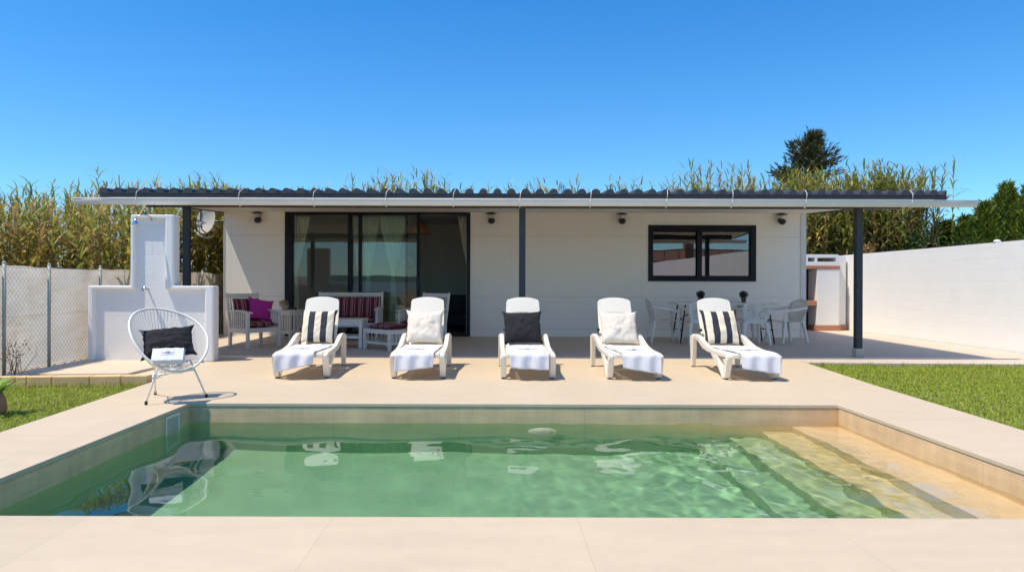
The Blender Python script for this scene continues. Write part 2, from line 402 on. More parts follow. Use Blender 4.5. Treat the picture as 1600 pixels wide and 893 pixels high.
def link(o, parent=None):
    C.objects.link(o)
    if parent is not None: o.parent = parent
    return o
def P(name, mb, mats, parent=None, bevel=0, solid=0, sub=0, label=None, fixn=False, soff=-1):
    me = bpy.data.meshes.new(name); me.from_pydata(mb.v, [], mb.f)
    if not isinstance(mats, (list, tuple)): mats = [mats]
    for m in mats: me.materials.append(M[m] if isinstance(m, str) else m)
    me.polygons.foreach_set('use_smooth', mb.sm)
    me.polygons.foreach_set('material_index', mb.mi)
    if fixn:
        bm = bmesh.new(); bm.from_mesh(me); bmesh.ops.recalc_face_normals(bm, faces=bm.faces); bm.to_mesh(me); bm.free()
    me.update()
    o = bpy.data.objects.new(name, me); link(o, parent)
    if solid: md = o.modifiers.new('s', 'SOLIDIFY'); md.thickness = solid; md.offset = soff
    if bevel: md = o.modifiers.new('b', 'BEVEL'); md.width = bevel; md.segments = 2; md.limit_method = 'ANGLE'; md.angle_limit = R(40)
    if sub: md = o.modifiers.new('u', 'SUBSURF'); md.levels = sub; md.render_levels = sub
    if label: o['label'] = label
    return o
def tag(o, label, cat, group=None, kind=None):
    o['label'] = label; o['category'] = cat
    if group: o['group'] = group
    if kind: o['kind'] = kind
    return o
def thing(name, label, cat, loc=(0, 0, 0), rz=0, group=None):
    o = bpy.data.objects.new(name, None); o.empty_display_size = .2; link(o)
    o.location = loc; o.rotation_euler = (0, 0, rz); return tag(o, label, cat, group)
def struct(o): o['kind'] = 'structure'; return o
def dup(src, loc, rz, label, group=None):
    def cp(o, par):
        c = o.copy(); C.objects.link(c); c.parent = par
        for ch in list(o.children): cp(ch, c)
        return c
    c = cp(src, None); c.location = loc; c.rotation_euler = (0, 0, rz); c['label'] = label
    return c

# ------------------------------------------------------------------ setting: ground, deck, pool
PX0, PX1, PY0, PY1 = -2.88, 3.31, 3.36, 6.52      # inner faces of the basin
LIP = .005
g = MB(); S = 900
hx0, hx1, hy0, hy1 = PX0 - .12, PX1 + .12, PY0 - .12, PY1 + .12
xs = [-S, hx0, hx1, S]; ys = [-S, hy0, hy1, S]
for i in range(3):
    for j in range(3):
        if i == 1 and j == 1: continue
        g.add([(xs[i], ys[j], -.085), (xs[i + 1], ys[j], -.085), (xs[i + 1], ys[j + 1], -.085), (xs[i], ys[j + 1], -.085)], [(0, 1, 2, 3)])
struct(P('ground', g, 'soil'))

def interp(tab, y):
    for (a, b_), (c, d) in zip(tab, tab[1:]):
        if a <= y <= c: return b_ + (d - b_) * (y - a) / (c - a)
    return tab[-1][1] if y > tab[-1][0] else tab[0][1]
LE = [(-7, -3.45), (5.2, -3.76), (7.8, -3.92), (8.6, -3.98), (9.4, -4.08), (10.4, -4.24)]
RE = [(-7, 4.0), (5.2, 4.20), (7.9, 4.38), (9.0, 4.50), (10.4, 4.64)]
d = MB(); yy = [-7, PY0 + LIP, 5.2, PY1 - LIP, 7.2, 7.8, 8.6, 9.0, 9.4, 10.4]
xa, xb = PX0 + LIP, PX1 - LIP
V = []
for y in yy: V += [(interp(LE, y), y, 0), (xa, y, 0), (xb, y, 0), (interp(RE, y), y, 0)]
F = []
for j in range(len(yy) - 1):
    for i in range(3):
        if i == 1 and PY0 < (yy[j] + yy[j + 1]) / 2 < PY1: continue
        a = j * 4 + i; F.append((a, a + 1, a + 5, a + 4))
d.add(V, F)
struct(P('deck', d, 'deck', solid=.035, bevel=.006))
t = MB()
t.add([(-6.1, 10.4, .0), (4.64, 10.4, .0), (8.88, 10.4, 0), (8.88, 19.5, .0), (-6.1, 19.5, .0), (4.64, 10.02, 0), (8.88, 9.86, 0)], [(0, 1, 2, 3, 4), (1, 5, 6, 2)])
struct(P('terrace', t, 'terrace', solid=.075, bevel=.006))
# basin: walls, floor and three steps running along the right side
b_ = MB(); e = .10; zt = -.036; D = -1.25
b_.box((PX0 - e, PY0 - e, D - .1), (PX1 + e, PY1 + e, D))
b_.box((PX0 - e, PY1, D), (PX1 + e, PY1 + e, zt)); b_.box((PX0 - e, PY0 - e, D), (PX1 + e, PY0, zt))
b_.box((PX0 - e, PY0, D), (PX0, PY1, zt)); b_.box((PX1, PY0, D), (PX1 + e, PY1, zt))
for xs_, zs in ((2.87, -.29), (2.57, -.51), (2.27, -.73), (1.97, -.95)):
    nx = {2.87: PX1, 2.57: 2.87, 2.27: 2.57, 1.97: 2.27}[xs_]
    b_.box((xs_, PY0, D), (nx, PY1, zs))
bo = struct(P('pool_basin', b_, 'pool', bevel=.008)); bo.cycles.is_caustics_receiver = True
# water with real ripples, calmer on the left
wr = random.Random(3)
W = []
for k_, amp, cnt in ((6, .55, 5), (12, .75, 8), (22, .75, 10), (38, .55, 12), (60, .35, 10)):
    for i in range(cnt):
        a = wr.uniform(0, 2 * PI); kk = k_ * wr.uniform(.75, 1.3); W.append((math.cos(a) * kk, math.sin(a) * kk, amp / kk / math.sqrt(cnt), wr.uniform(0, 6.28), kk))
def wave(x, y):
    t_ = min(1, max(0, (x + 1.2) / 3.4)); calm = .34 + .66 * t_
    z = 0
    for ax, ay, am, ph, kk in W:
        hf = min(1.0, 1.0 if kk < 18 else (.16 + .84 * t_ ** 1.3))
        z += am * hf * math.sin(ax * x + ay * y + ph)
    return z * calm * (.050 + .004 * t_)
m_ = MB(); NX, NY = 420, 210; WZ = -.19
def wf(u, v):
    x = PX0 - .01 + (PX1 - PX0 + .02) * u; y = PY0 - .01 + (PY1 - PY0 + .02) * v
    return (x, y, WZ + wave(x, y))
m_.grid(wf, NX, NY)
wo = struct(P('pool_water', m_, 'water')); wo.cycles.is_caustics_caster = True

# lawns
def lawn(poly, n, name, seed, label, bounds, dens):
    g = MB(); g.add([(x, y, -.045) for x, y in poly], [tuple(range(len(poly)))])
    struct(P('lawn_ground', g, 'turf'))
    rr = random.Random(seed); g = MB(); x0, x1, y0, y1 = bounds
    def inside(x, y):
        c = False; k = len(poly)
        for i in range(k):
            (ax, ay), (bx, by) = poly[i], poly[i - 1]
            if (ay > y) != (by > y) and x < (bx - ax) * (y - ay) / (by - ay) + ax: c = not c
        return c
    cnt = 0
    while cnt < n:
        x = rr.uniform(x0, x1); y = rr.uniform(y0, y1)
        if not inside(x, y): cnt += .2; continue
        nn = noise.noise((x * 1.5, y * 1.5, seed))
        nb = noise.noise((x * 6, y * 6, seed + 5))
        h = (.019 + .012 * rr.random()) * (1 + .4 * nb); a = rr.uniform(0, 2 * PI); ln = rr.uniform(.004, .028)
        wd = rr.uniform(.0022, .004); dx, dy = math.cos(a), math.sin(a)
        if rr.random() < .5: ln *= 1.4
        if (y > 9.72 or (x < -3.7 and y > 7.6)) and rr.random() < .35: h *= rr.uniform(1.3, 3.2)
        if noise.noise((x * 2.3, y * 2.3, 9)) > .52 and rr.random() < .6: continue
        g.cur = 1 if rr.random() < .16 + .35 * max(0, nn) + .3 * max(0, nb) else 0
        z = -.045
        g.add([(x - dy * wd, y + dx * wd, z), (x + dy * wd, y - dx * wd, z),
               (x + dy * wd * .8 + dx * ln * .4, y - dx * wd * .8 + dy * ln * .4, z + h * .6), (x - dy * wd * .8 + dx * ln * .4, y + dx * wd * .8 + dy * ln * .4, z + h * .6),
               (x + dx * ln, y + dy * ln, z + h)], [(0, 1, 2, 3), (3, 2, 4)])
        cnt += 1
    o = P(name, g, ['grass', 'grass_dry']); tag(o, label, 'grass', kind='stuff')
lawn([(4.66, 10.0), (8.85, 9.84), (8.85, 2.0), (4.12, 2.0), (4.21, 5.2), (4.39, 7.9), (4.51, 9.0)], 95000, 'grass', 5,
     'sunny green lawn between pool deck and white block wall', (4.1, 8.85, 3.2, 10.0), 1)
lawn([(-3.77, 5.2), (-3.93, 7.86), (-6.3, 7.66), (-6.3, 2.0), (-3.67, 2.0)], 36000, 'grass', 6,
     'yellow green lawn left of pool before the sandstone kerb', (-6.2, -3.7, 3.6, 7.85), 1)

# raised bed: sandstone kerb, gravel, shower slab
kx = [-6.25, -5.42, -5.30, -5.03, -4.62, -4.28, -3.98]
for i in range(len(kx) - 1):
    k = MB(); y0 = 7.68 + (kx[i] + 6.25) * .10; y1 = 7.68 + (kx[i + 1] + 6.25) * .10; gx = .004
    k.add([(kx[i] + gx, y0, -.08), (kx[i + 1] - gx, y1, -.08), (kx[i + 1] - gx, y1 + .11, -.08), (kx[i] + gx, y0 + .11, -.08),
           (kx[i] + gx, y0, .07), (kx[i + 1] - gx, y1, .07), (kx[i + 1] - gx, y1 + .11, .07), (kx[i] + gx, y0 + .11, .07)],
          [(3, 2, 1, 0), (4, 5, 6, 7), (0, 1, 5, 4), (1, 2, 6, 5), (2, 3, 7, 6), (3, 0, 4, 7)])
    o = P('kerb_stone', k, 'kerb', bevel=.012)
    lab = ['longest sandstone kerb block at far left under the fence', 'very short sandstone kerb block beside the longest one', 'short sandstone kerb block, third from the left',
           'pale yellow sandstone kerb block mid row edging the lawn', 'sandstone kerb block, second from the deck', 'sandstone kerb block ending the row at the deck'][i]
    tag(o, lab, 'kerb stone', 'sandstone blocks edging the left lawn')
s_ = MB(); s_.add([(-6.2, 7.86, -.02), (-3.98, 8.08, -.02), (-4.0, 8.9, -.02), (-4.24, 10.38, -.02), (-6.2, 10.38, -.02)], [(0, 1, 2, 3, 4)])
struct(P('planting_bed_ground', s_, 'slab'))
s_ = MB(); s_.add([(-5.75, 8.45, .012), (-4.55, 8.55, .012), (-4.5, 10.25, .012), (-5.75, 10.25, .012)], [(0, 1, 2, 3)])
struct(P('shower_slab', s_, 'slab', solid=.03, bevel=.005))
gr = MB(); rr = random.Random(11)
for i in range(900):
    u = rr.random()
    if u < .45: x = rr.uniform(-6.05, -4.1); y = 7.9 + (x + 6.25) * .10 + abs(rr.gauss(0, .12))
    elif u < .8: tt = rr.random(); x = -4.05 - tt * .3 - abs(rr.gauss(0, .07)); y = 8.2 + tt * 2.1
    else: x = -5.9 + rr.gauss(0, .1); y = rr.uniform(8, 10.2)
    r_ = rr.uniform(.008, .02)
    a = rr.uniform(0, 6); ca, sa = math.cos(a), math.sin(a)
    pts = [(1, 0, 0), (0, 1, 0), (-1, 0, 0), (0, -1, 0), (.3, .2, .8), (0, 0, -.6)]
    gr.add([(x + r_ * (p[0] * ca - p[1] * sa) * 1.2, y + r_ * (p[0] * sa + p[1] * ca), .0 + r_ * p[2]) for p in pts],
           [(0, 1, 4), (1, 2, 4), (2, 3, 4), (3, 0, 4), (1, 0, 5), (2, 1, 5), (3, 2, 5), (0, 3, 5)])
tag(P('gravel', gr, 'gravel'), 'white gravel scattered around the shower slab', 'gravel', kind='stuff')

# ------------------------------------------------------------------ house
HY = 14.7; HX0, HX1 = -5.78, 6.76; HB = 18.2; WT = 2.80
house = thing('house', 'low white house with dark roof, sliding door and one window', 'house', (0, HY, 0))
def HP(name, mb, mat, parent=None, **k):
    o = P(name, mb, mat, parent or house, **k)
    if parent is None: o.matrix_parent_inverse = Matrix.Translation((0, -HY, 0))
    return o
DX0, DX1, DZ = -4.46, -.47, 2.74
WX0, WX1, WZ0, WZ1 = 3.36, 5.68, 1.20, 2.41
f = MB(); y0, y1 = HY, HY + .12
for a, c, z0, z1 in ((HX0 + .02, DX0, 0, WT), (DX0, DX1, DZ, WT), (DX1, WX0, 0, WT), (WX0, WX1, 0, WZ0), (WX0, WX1, WZ1, WT), (WX1, HX1 - .12, 0, WT)):
    f.box((a, y0, z0), (c, y1, z1))
HP('front_wall', f, 'clad')
f = MB(); f.box((HX0 + .02, HY + .12, 0), (HX0 + .12, HB, 2.9)); HP('side_wall', f, 'clad')
f = MB(); f.box((HX1 - .12, HY + .12, 0), (HX1 - .02, HB, 2.9)); HP('side_wall', f, 'clad')
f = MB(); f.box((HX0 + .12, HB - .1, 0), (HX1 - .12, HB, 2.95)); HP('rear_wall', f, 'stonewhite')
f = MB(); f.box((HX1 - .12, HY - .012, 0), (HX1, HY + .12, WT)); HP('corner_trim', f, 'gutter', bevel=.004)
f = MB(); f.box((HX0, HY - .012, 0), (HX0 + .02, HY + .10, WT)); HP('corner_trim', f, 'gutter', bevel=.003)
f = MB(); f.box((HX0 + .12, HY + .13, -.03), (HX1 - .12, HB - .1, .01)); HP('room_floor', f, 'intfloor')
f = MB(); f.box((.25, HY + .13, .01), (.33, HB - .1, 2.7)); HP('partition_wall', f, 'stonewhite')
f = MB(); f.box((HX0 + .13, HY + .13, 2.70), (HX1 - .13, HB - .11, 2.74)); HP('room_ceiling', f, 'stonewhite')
# roof sheet, rolled like roman tiles
RX0, RX1, RY0, RY1 = -5.87, 6.79, 10.20, 18.6
RZ0, SL = 2.49, .052
pitch = .2105
def prof(x):
    t = ((x - RX0 + .02) / pitch) % 1.0
    return .072 * math.sqrt(max(0, 1 - ((t - .35) / .31) ** 2)) if abs(t - .35) < .31 else 0.0
r_ = MB(); nu = 60 * 18
rowsY = [RY0 + i * (RY1 - RY0) / 12 for i in range(13)]
V = []
for y in rowsY:
    for i in range(nu + 1):
        x = RX0 + (RX1 - RX0) * i / nu; V.append((x, y, RZ0 + (y - RY0) * SL + prof(x)))
F = []
for j in range(12):
    for i in range(nu):
        a = j * (nu + 1) + i; F.append((a, a + 1, a + nu + 2, a + nu + 1))
# closing strip of the front ends
o0 = len(V)
for i in range(nu + 1):
    x = RX0 + (RX1 - RX0) * i / nu; V.append((x, RY0, RZ0 - .012))
for i in range(nu): F.append((i, o0 + i, o0 + i + 1, i + 1))
r_.add(V, F)
roof = HP('roof', r_, 'roof')
r_ = MB()
for xe in (RX0, RX1):
    r_ = MB(); r_.add([(xe - .01, RY0 + .02, RZ0 - .075), (xe + .01, RY0 + .02, RZ0 - .075), (xe + .01, RY1, RZ0 - .075 + SL * 8.4), (xe - .01, RY1, RZ0 - .075 + SL * 8.4),
            (xe - .01, RY0 + .02, RZ0 + .03), (xe + .01, RY0 + .02, RZ0 + .03), (xe + .01, RY1, RZ0 + .03 + SL * 8.4), (xe - .01, RY1, RZ0 + .03 + SL * 8.4)],
           [(3, 2, 1, 0), (4, 5, 6, 7), (0, 1, 5, 4), (1, 2, 6, 5), (2, 3, 7, 6), (3, 0, 4, 7)])
    HP('verge_board', r_, 'roof')
r_ = MB(); r_.box((RX0 + .012, RY0 + .015, RZ0 - .068), (RX1 - .012, RY0 + .035, RZ0 - .013)); HP('fascia', r_, 'roof')
r_ = MB(); x0, x1 = RX0 + .02, RX1 - .02; RY0_ = RY0; RY0 = RY0 + .02
r_.add([(x0, RY0 + .02, RZ0 - .055), (x1, RY0 + .02, RZ0 - .055), (x1, RY1, RZ0 - .055 + SL * 8.4), (x0, RY1, RZ0 - .055 + SL * 8.4),
        (x0, RY0 + .02, RZ0 - .013), (x1, RY0 + .02, RZ0 - .013), (x1, RY1, RZ0 - .013 + SL * 8.4), (x0, RY1, RZ0 - .013 + SL * 8.4)],
       [(3, 2, 1, 0), (4, 5, 6, 7), (0, 1, 5, 4), (1, 2, 6, 5), (2, 3, 7, 6), (3, 0, 4, 7)])
HP('soffit', r_, 'soffit'); RY0 = RY0_
f = MB(); f.box((-5.5, 10.84, 2.345), (6.5, 10.94, 2.463)); HP('front_beam', f, 'post', bevel=.004)
for x in (-4.87, .48, 5.84):
    q = MB(); q.box((x - .05, 10.84, .13 if x > 5 else .0), (x + .05, 10.94, 2.345)); po = HP('post', q, 'post', bevel=.006)
    if x > 5:
        q = MB(); q.box((x - .065, 10.825, 0), (x + .065, 10.955, .13))
        HP('post_footing', q, 'slab', bevel=.008)
# gutter: half round channel
gt = MB(); GX0, GX1, GY, GZ, GR = -6.18, 7.17, 10.13, 2.385, .060
for (gr_, sgn) in ((GR, 1),):
    def gf(u, v):
        a = PI + PI * v
        return (GX0 + (GX1 - GX0) * u, GY + GR * math.cos(a), GZ + GR * 1.45 * math.sin(a) )
    gt.grid(gf, 24, 12)
gut = HP('gutter', gt, 'gutter', solid=.006)
q = MB(); q.tube([(GX0, GY - GR - .004, GZ), (GX1, GY - GR - .004, GZ)], .009, 8); HP('gutter_bead', q, 'gutter')
for gx, nm in ((GX0, 1), (GX1, 1)):
    q = MB(); q.prism([(GY + (GR + .003) * math.cos(PI + PI * k / 10), GZ + (GR + .003) * 1.45 * math.sin(PI + PI * k / 10)) for k in range(11)], gx - .006, gx + .004); HP('gutter_end', q, 'gutter')
for px in (213, 373, 489, 602, 707, 811, 921, 1040, 1142, 1257, 1422):
    x = (px - 768) / 1067 * 10.1; q = MB()
    q.tube([(x + .05, 10.24, RZ0 + .06), (x + .03, 10.16, RZ0 + .055), (x + .01, 10.06, RZ0 - .01), (x, 10.052, GZ + .01)], .0045, 6)
    q.tube([(x, GY + (GR + .01) * math.cos(PI + PI * k / 8), GZ + (GR + .008) * 1.45 * math.sin(PI + PI * k / 8)) for k in range(9)], .008, 6)
    q.tube([(x, GY - .02, GZ - GR * 1.45), (x, GY - .025, GZ - GR * 1.45 - .03)], .007, 6)
    HP('gutter_bracket', q, 'gutter')

# sliding door
door = bpy.data.objects.new('sliding_door', None); link(door, house); door.location = (0, 0, 0)
def DP(name, mb, mat, **k):
    o = P(name, mb, mat, door, **k); o.matrix_parent_inverse = Matrix.Translation((0, -HY, 0)); return o
q = MB(); fy0, fy1 = HY - .03, HY + .14
q.box((DX0 + .002, fy0, .01), (DX0 + .17, fy1, DZ - .002)); q.box((DX1 - .075, fy0, .01), (DX1 - .002, fy1, DZ - .002))
q.box((DX0 + .17, fy0, DZ - .10), (DX1 - .075, fy1, DZ - .002)); q.box((DX0 + .17, fy0, .004), (DX1 - .075, fy1, .03))
DP('door_frame', q, 'blackframe', bevel=.004)
def leaf(x0, x1, y, sl, sr):
    q = MB(); z0, z1 = .032, DZ - .102
    q.box((x0, y - .02, z0), (x0 + sl, y + .02, z1)); q.box((x1 - sr, y - .02, z0), (x1, y + .02, z1))
    q.box((x0 + sl, y - .02, z1 - .03), (x1 - sr, y + .02, z1)); q.box((x0 + sl, y - .02, z0), (x1 - sr, y + .02, z0 + .07))
    DP('door_leaf', q, 'blackframe', bevel=.003)
    q = MB(); q.box((x0 + sl + .001, y - .006, z0 + .071), (x1 - sr - .001, y + .006, z1 - .031)); DP('glass_pane', q, 'glass')
leaf(DX0 + .172, -3.02, HY + .01, .012, .09)
leaf(-2.88, -1.555, HY + .01, .075, .07)
leaf(-3.08, -1.82, HY + .085, .05, .06)
q = MB(); q.box((-1.60, HY - .035, 1.0), (-1.575, HY - .012, 1.25)); DP('door_handle', q, 'black', bevel=.003)
# window
win = bpy.data.objects.new('window', None); link(win, house)
def WP(name, mb, mat, **k):
    o = P(name, mb, mat, win, **k); o.matrix_parent_inverse = Matrix.Translation((0, -HY, 0)); return o
q = MB(); a0, a1, z0, z1 = WX0 + .002, WX1 - .002, WZ0 + .002, WZ1 - .002
fy0 = HY - .025
q.box((a0, fy0, z0), (a0 + .10, HY + .12, z1)); q.box((a1 - .12, fy0, z0), (a1, HY + .12, z1))
q.box((a0 + .10, fy0, z1 - .11), (a1 - .12, HY + .12, z1)); q.box((a0 + .10, fy0, z0), (a1 - .12, HY + .12, z0 + .08))
WP('window_frame', q, 'blackframe', bevel=.004)
def sash(x0, x1, y, sl, sr):
    q = MB(); zz0, zz1 = z0 + .081, z1 - .111
    q.box((x0, y - .018, zz0), (x0 + sl, y + .018, zz1)); q.box((x1 - sr, y - .018, zz0), (x1, y + .018, zz1))
    q.box((x0 + sl, y - .018, zz1 - .035), (x1 - sr, y + .018, zz1)); q.box((x0 + sl, y - .018, zz0), (x1 - sr, y + .018, zz0 + .04))
    WP('sash', q, 'blackframe', bevel=.003)
    q = MB(); q.box((x0 + sl + .001, y - .005, zz0 + .041), (x1 - sr - .001, y + .005, zz1 - .036)); WP('glass_pane', q, 'glass2')
sash(a0 + .101, 4.50, HY + .075, .02, .06)
sash(4.42, a1 - .121, HY + .012, .10, .03)
q = MB(); q.box((4.99, HY + .035, z0 + .081), (5.08, HY + .06, z1 - .15)); WP('mullion', q, 'blackframe')
q = MB(); q.box((a0 - .01, HY - .035, WZ0 - .022), (a1 + .01, HY - .001, WZ0 - .001)); WP('sill', q, 'gutter', bevel=.003)
# wall lamps
lamp_lab = ['black wall lamp between left house corner and sliding door', 'black wall lamp just right of the sliding door', 'black wall lamp left of the window over fourth lounger', 'black wall lamp at right end of the house wall']
proto = None
for i, px in enumerate((401, 766, 970.5, 1220.5)):
    loc = ((px - 768) / 1067 * 14.6 - .0, HY, 2.55)
    if proto is None:
        proto = thing('wall_lamp', lamp_lab[0], 'wall lamp', loc, 0, 'round wall lamps along the facade')
        q = MB(); q.lathe([(.001, .075), (.05, .07), (.115, .045), (.12, .04), (.05, .045), (.02, .045)], (0, -.12, .03), 24); P('lamp_shade', q, 'black', proto)
        q = MB(); q.lathe([(.02, 0), (.035, .005), (.035, .08), (.03, .09)], (0, -.12, -.02), 16); P('lamp_glass', q, 'led', proto)
        q = MB(); q.sphere((.01, -.11, -.07), .075, 10, .9); q.tube([(0, -.10, -.06), (0, .0, -.04)], .03, 10); q.lathe([(.05, -.02), (.05, 0)], (0, 0, -.04), 16, axis='y'); P('lamp_body', q, 'black', proto)
    else: dup(proto, loc, 0, lamp_lab[i])

# things inside the room
def curtain(xt0, xt1, xw, zw, wid, y, label, seed, zb=.03, zt=2.6, xb0=None, xb1=None):
    rr = random.Random(seed); ph = rr.uniform(0, 6); q = MB(); n = 60
    xb0 = xb0 if xb0 is not None else xw - wid * 1.6; xb1 = xb1 if xb1 is not None else xw + wid * 1.6
    def fn(u, v):
        z = zt + (zb - zt) * v
        if z > zw: t = (zt - z) / (zt - zw); t = t ** 1.15; l = xt0 + (xw - wid - xt0) * t; r__ = xt1 + (xw + wid - xt1) * t
        else: t = ((zw - z) / (zw - zb)) ** .6; l = xw - wid + (xb0 - xw + wid) * t; r__ = xw + wid + (xb1 - xw - wid) * t
        tight = abs(z - zw) < .06
        return (l + (r__ - l) * u, y + (.008 if tight else .03) * math.sin(u * 2 * PI * 5.5 + ph + .3 * math.sin(z * 3)), z)
    q.grid(fn, 66, 40); o = P('curtain', q, 'curtain', solid=.004); tag(o, label, 'curtain', 'tied curtains behind the sliding door')
    return o
Y_C = HY + .26
def cx_(px): return (px - 768) / 1067 * Y_C
curtain(cx_(457), cx_(484), cx_(461), 1.35, .035, Y_C, 'pale curtain tied at the far left edge of the door', 1, xb0=cx_(457), xb1=cx_(468))
curtain(cx_(548), cx_(560), cx_(560), 1.3, .03, Y_C + .05, 'narrow curtain half hidden behind the middle door stiles', 2)
curtain(cx_(562), cx_(591), cx_(573), 1.30, .035, Y_C + .10, 'pale green curtain tied, left of the widest one', 3, xb0=cx_(566), xb1=cx_(580))
curtain(cx_(591), cx_(634), cx_(613), 1.34, .04, Y_C, 'widest tied curtain, gathered in the middle pane', 4, xb0=cx_(607), xb1=cx_(622))
curtain(cx_(715), cx_(730), cx_(730), 1.5, .02, Y_C, 'narrow curtain gathered at the open right doorway edge', 5)
pl = thing('pendant_lamp', 'brown wicker pendant lamp hanging in the doorway', 'pendant lamp', (-1.72, 15.9, 2.70))
q = MB(); q.lathe([(.06, -.10), (.12, -.14), (.22, -.27), (.27, -.42), (.26, -.42), (.20, -.27), (.10, -.15), (.05, -.11)], (0, 0, 0), 28); P('lamp_shade', q, 'rattan', pl)
q = MB(); q.tube([(0, 0, 0), (0, 0, -.11)], .008, 6); P('cable', q, 'black', pl)
mi = thing('wall_mirror', 'small round mirror with leafy frame on room wall', 'mirror', (-2.2, 18.05, 1.72))
q = MB(); q.lathe([(.001, -.02), (.15, -.02), (.15, 0)], (0, 0, 0), 24, axis='y', smooth=False); P('mirror_glass', q, 'dish', mi)
q = MB(); q.tube([(.17 * math.cos(k * PI / 12), -.015, .17 * math.sin(k * PI / 12)) for k in range(24)], .025, 8, closed=True); P('mirror_frame', q, 'rattan', mi)
sf = thing('sofa', 'dark grey sofa inside the open doorway', 'sofa', (-.55, 16.9, 0))
q = MB(); q.box((-.9, -.4, .12), (.6, .4, .42)); P('seat', q, 'sofa', sf, bevel=.04)
q = MB(); q.box((-.9, .405, .12), (.6, .62, .85)); P('backrest', q, 'sofa', sf, bevel=.04)
q = MB(); q.box((.605, -.4, .12), (.78, .62, .62)); P('armrest', q, 'sofa', sf, bevel=.04)
q = MB(); q.box((-1.08, -.4, .12), (-.905, .62, .62)); P('armrest', q, 'sofa', sf, bevel=.04)
for a in (-.95, .65):
    for b2 in (-.35, .5): q = MB(); q.box((a, b2, .01), (a + .06, b2 + .06, .12)); P('foot', q, 'black', sf)
cb = thing('cabinet', 'low oak cabinet seen through the middle door pane', 'cabinet', (-2.45, 17.8, .01))
q = MB(); q.box((-.5, -.22, .06), (.5, .22, .75)); P('carcass', q, 'cabinet', cb, bevel=.005)
for k in range(2):
    q = MB(); q.box((-.48 + k * .49, -.24, .09), (-.01 + k * .49, -.221, .72)); P('door', q, 'cabinet', cb, bevel=.004)
    q = MB(); q.sphere((-.06 + k * .12, -.25, .42), .014, 6); P('knob', q, 'black', cb)
for a in (-.47, .42):
    for b2 in (-.2, .15): q = MB(); q.box((a, b2, 0), (a + .05, b2 + .05, .06)); P('foot', q, 'cabinet', cb)

# satellite dish on the left gable
di = thing('satellite_dish', 'off-white satellite dish on arm at left house corner', 'satellite dish', (-6.22, 14.9, 2.50))
q = MB(); q.T = Matrix.Rotation(R(-30), 4, 'Z') @ Matrix.Rotation(R(90 - 8), 4, 'X')
q.lathe([(.001, .0), (.10, .006), (.2, .03), (.30, .07), (.305, .07), (.2, .02), (.1, -.006), (.001, -.012)], (0, 0, -.03), 36); P('reflector', q, 'dish', di)
q = MB(); q.tube([(0, .03, -.31), (.01, -.30, -.22), (.01, -.36, -.02)], .013, 8); q.beam((.01, -.34, .28), (.01, -.36, -.03), .025, .025); P('feed_arm', q, 'black', di)
q = MB(); q.lathe([(.025, 0), (.032, .02), (.032, .07), (.02, .11)], (.01, -.36, -.1), 14, axis='y'); P('receiver', q, 'dish', di)
q = MB(); q.tube([(0, .04, -.02), (.2, .07, -.02), (.44, .07, -.02)], .018, 8); q.box((.44, -.02, -.12), (.458, .16, .08)); P('mount', q, 'black', di)
q = MB(); q.tube([(-.30, .05, -.22), (-.2, .02, -.31), (-.05, .0, -.38), (.1, .02, -.36)], .02, 8); P('back_rib', q, 'dish', di)

# ------------------------------------------------------------------ outdoor shower
sh = thing('outdoor_shower', 'white rendered outdoor shower wall with tall centre column', 'shower', (-4.945, 9.95, 0))
sx0, sx1, c0, c1 = -.90, .90, -.285, .32; zw_, zc = 1.085, 2.115
q = MB(); q.prism([(sx0, 0), (sx1, 0), (sx1, zw_), (c1, zw_), (c1, zc), (c0, zc), (c0, zw_), (sx0, zw_)], 0, .14, 'xz')
P('wall', q, 'blocks_front', sh, fixn=True)
# raised rendered border
def border(outer, inner, y0, y1):
    n = len(outer); V = []
    for y in (y0, y1):
        V += [(a, y, c) for a, c in outer]; V += [(a, y, c) for a, c in inner]
    F = []
    for i in range(n - 1):
        F += [(i, i + 1, n + i + 1, n + i), (2 * n + i, 3 * n + i, 3 * n + i + 1, 2 * n + i + 1), (i, 2 * n + i, 2 * n + i + 1, i + 1), (n + i, n + i + 1, 3 * n + i + 1, 3 * n + i)]
    F += [(0, n, 3 * n, 2 * n), (n - 1, 3 * n - 1, 4 * n - 1, 2 * n - 1)]
    q = MB(); q.add(V, F); return q
w_ = .075
out = [(sx0 - .012, 0), (sx0 - .012, zw_ + .012), (c0 - .012, zw_ + .012), (c0 - .012, zc + .012), (c1 + .012, zc + .012), (c1 + .012, zw_ + .012), (sx1 + .012, zw_ + .012), (sx1 + .012, 0)]
inn = [(sx0 + w_, 0), (sx0 + w_, zw_ - .04), (c0 + .045, zw_ - .04), (c0 + .045, zc - .04), (c1 - .12, zc - .04), (c1 - .12, zw_ - .04), (sx1 - .12, zw_ - .04), (sx1 - .12, 0)]
o = P('border', border(out, inn, -.062, .145), 'white_render', sh, bevel=.022, fixn=True)
q = MB(); q.tube([(0, 0, 0), (0, -.10, .03), (-.05, -.18, .045), (-.10, -.22, .02), (-.13, -.235, -.03)], .011, 8); q.lathe([(.03, 0), (.03, .012)], (0, -.012, 0), 16, axis='y')
q.v = [(a, b2 + 0, c + 2.07) for a, b2, c in q.v]; P('shower_arm', q, 'chrome', sh)
q = MB(); q.lathe([(.012, .05), (.018, .03), (.045, -.02), (.05, -.035), (.045, -.04)], (-.132, -.236, 2.00), 18); P('shower_head', q, 'chrome', sh)
q = MB(); q.tube([(-.07, 0, 1.05), (-.07, -.085, 1.05)], .016, 10); q.lathe([(.034, -.12), (.036, -.09), (.03, -.075)], (-.07, 0, 1.05), 16, axis='y'); P('valve', q, 'chrome', sh)

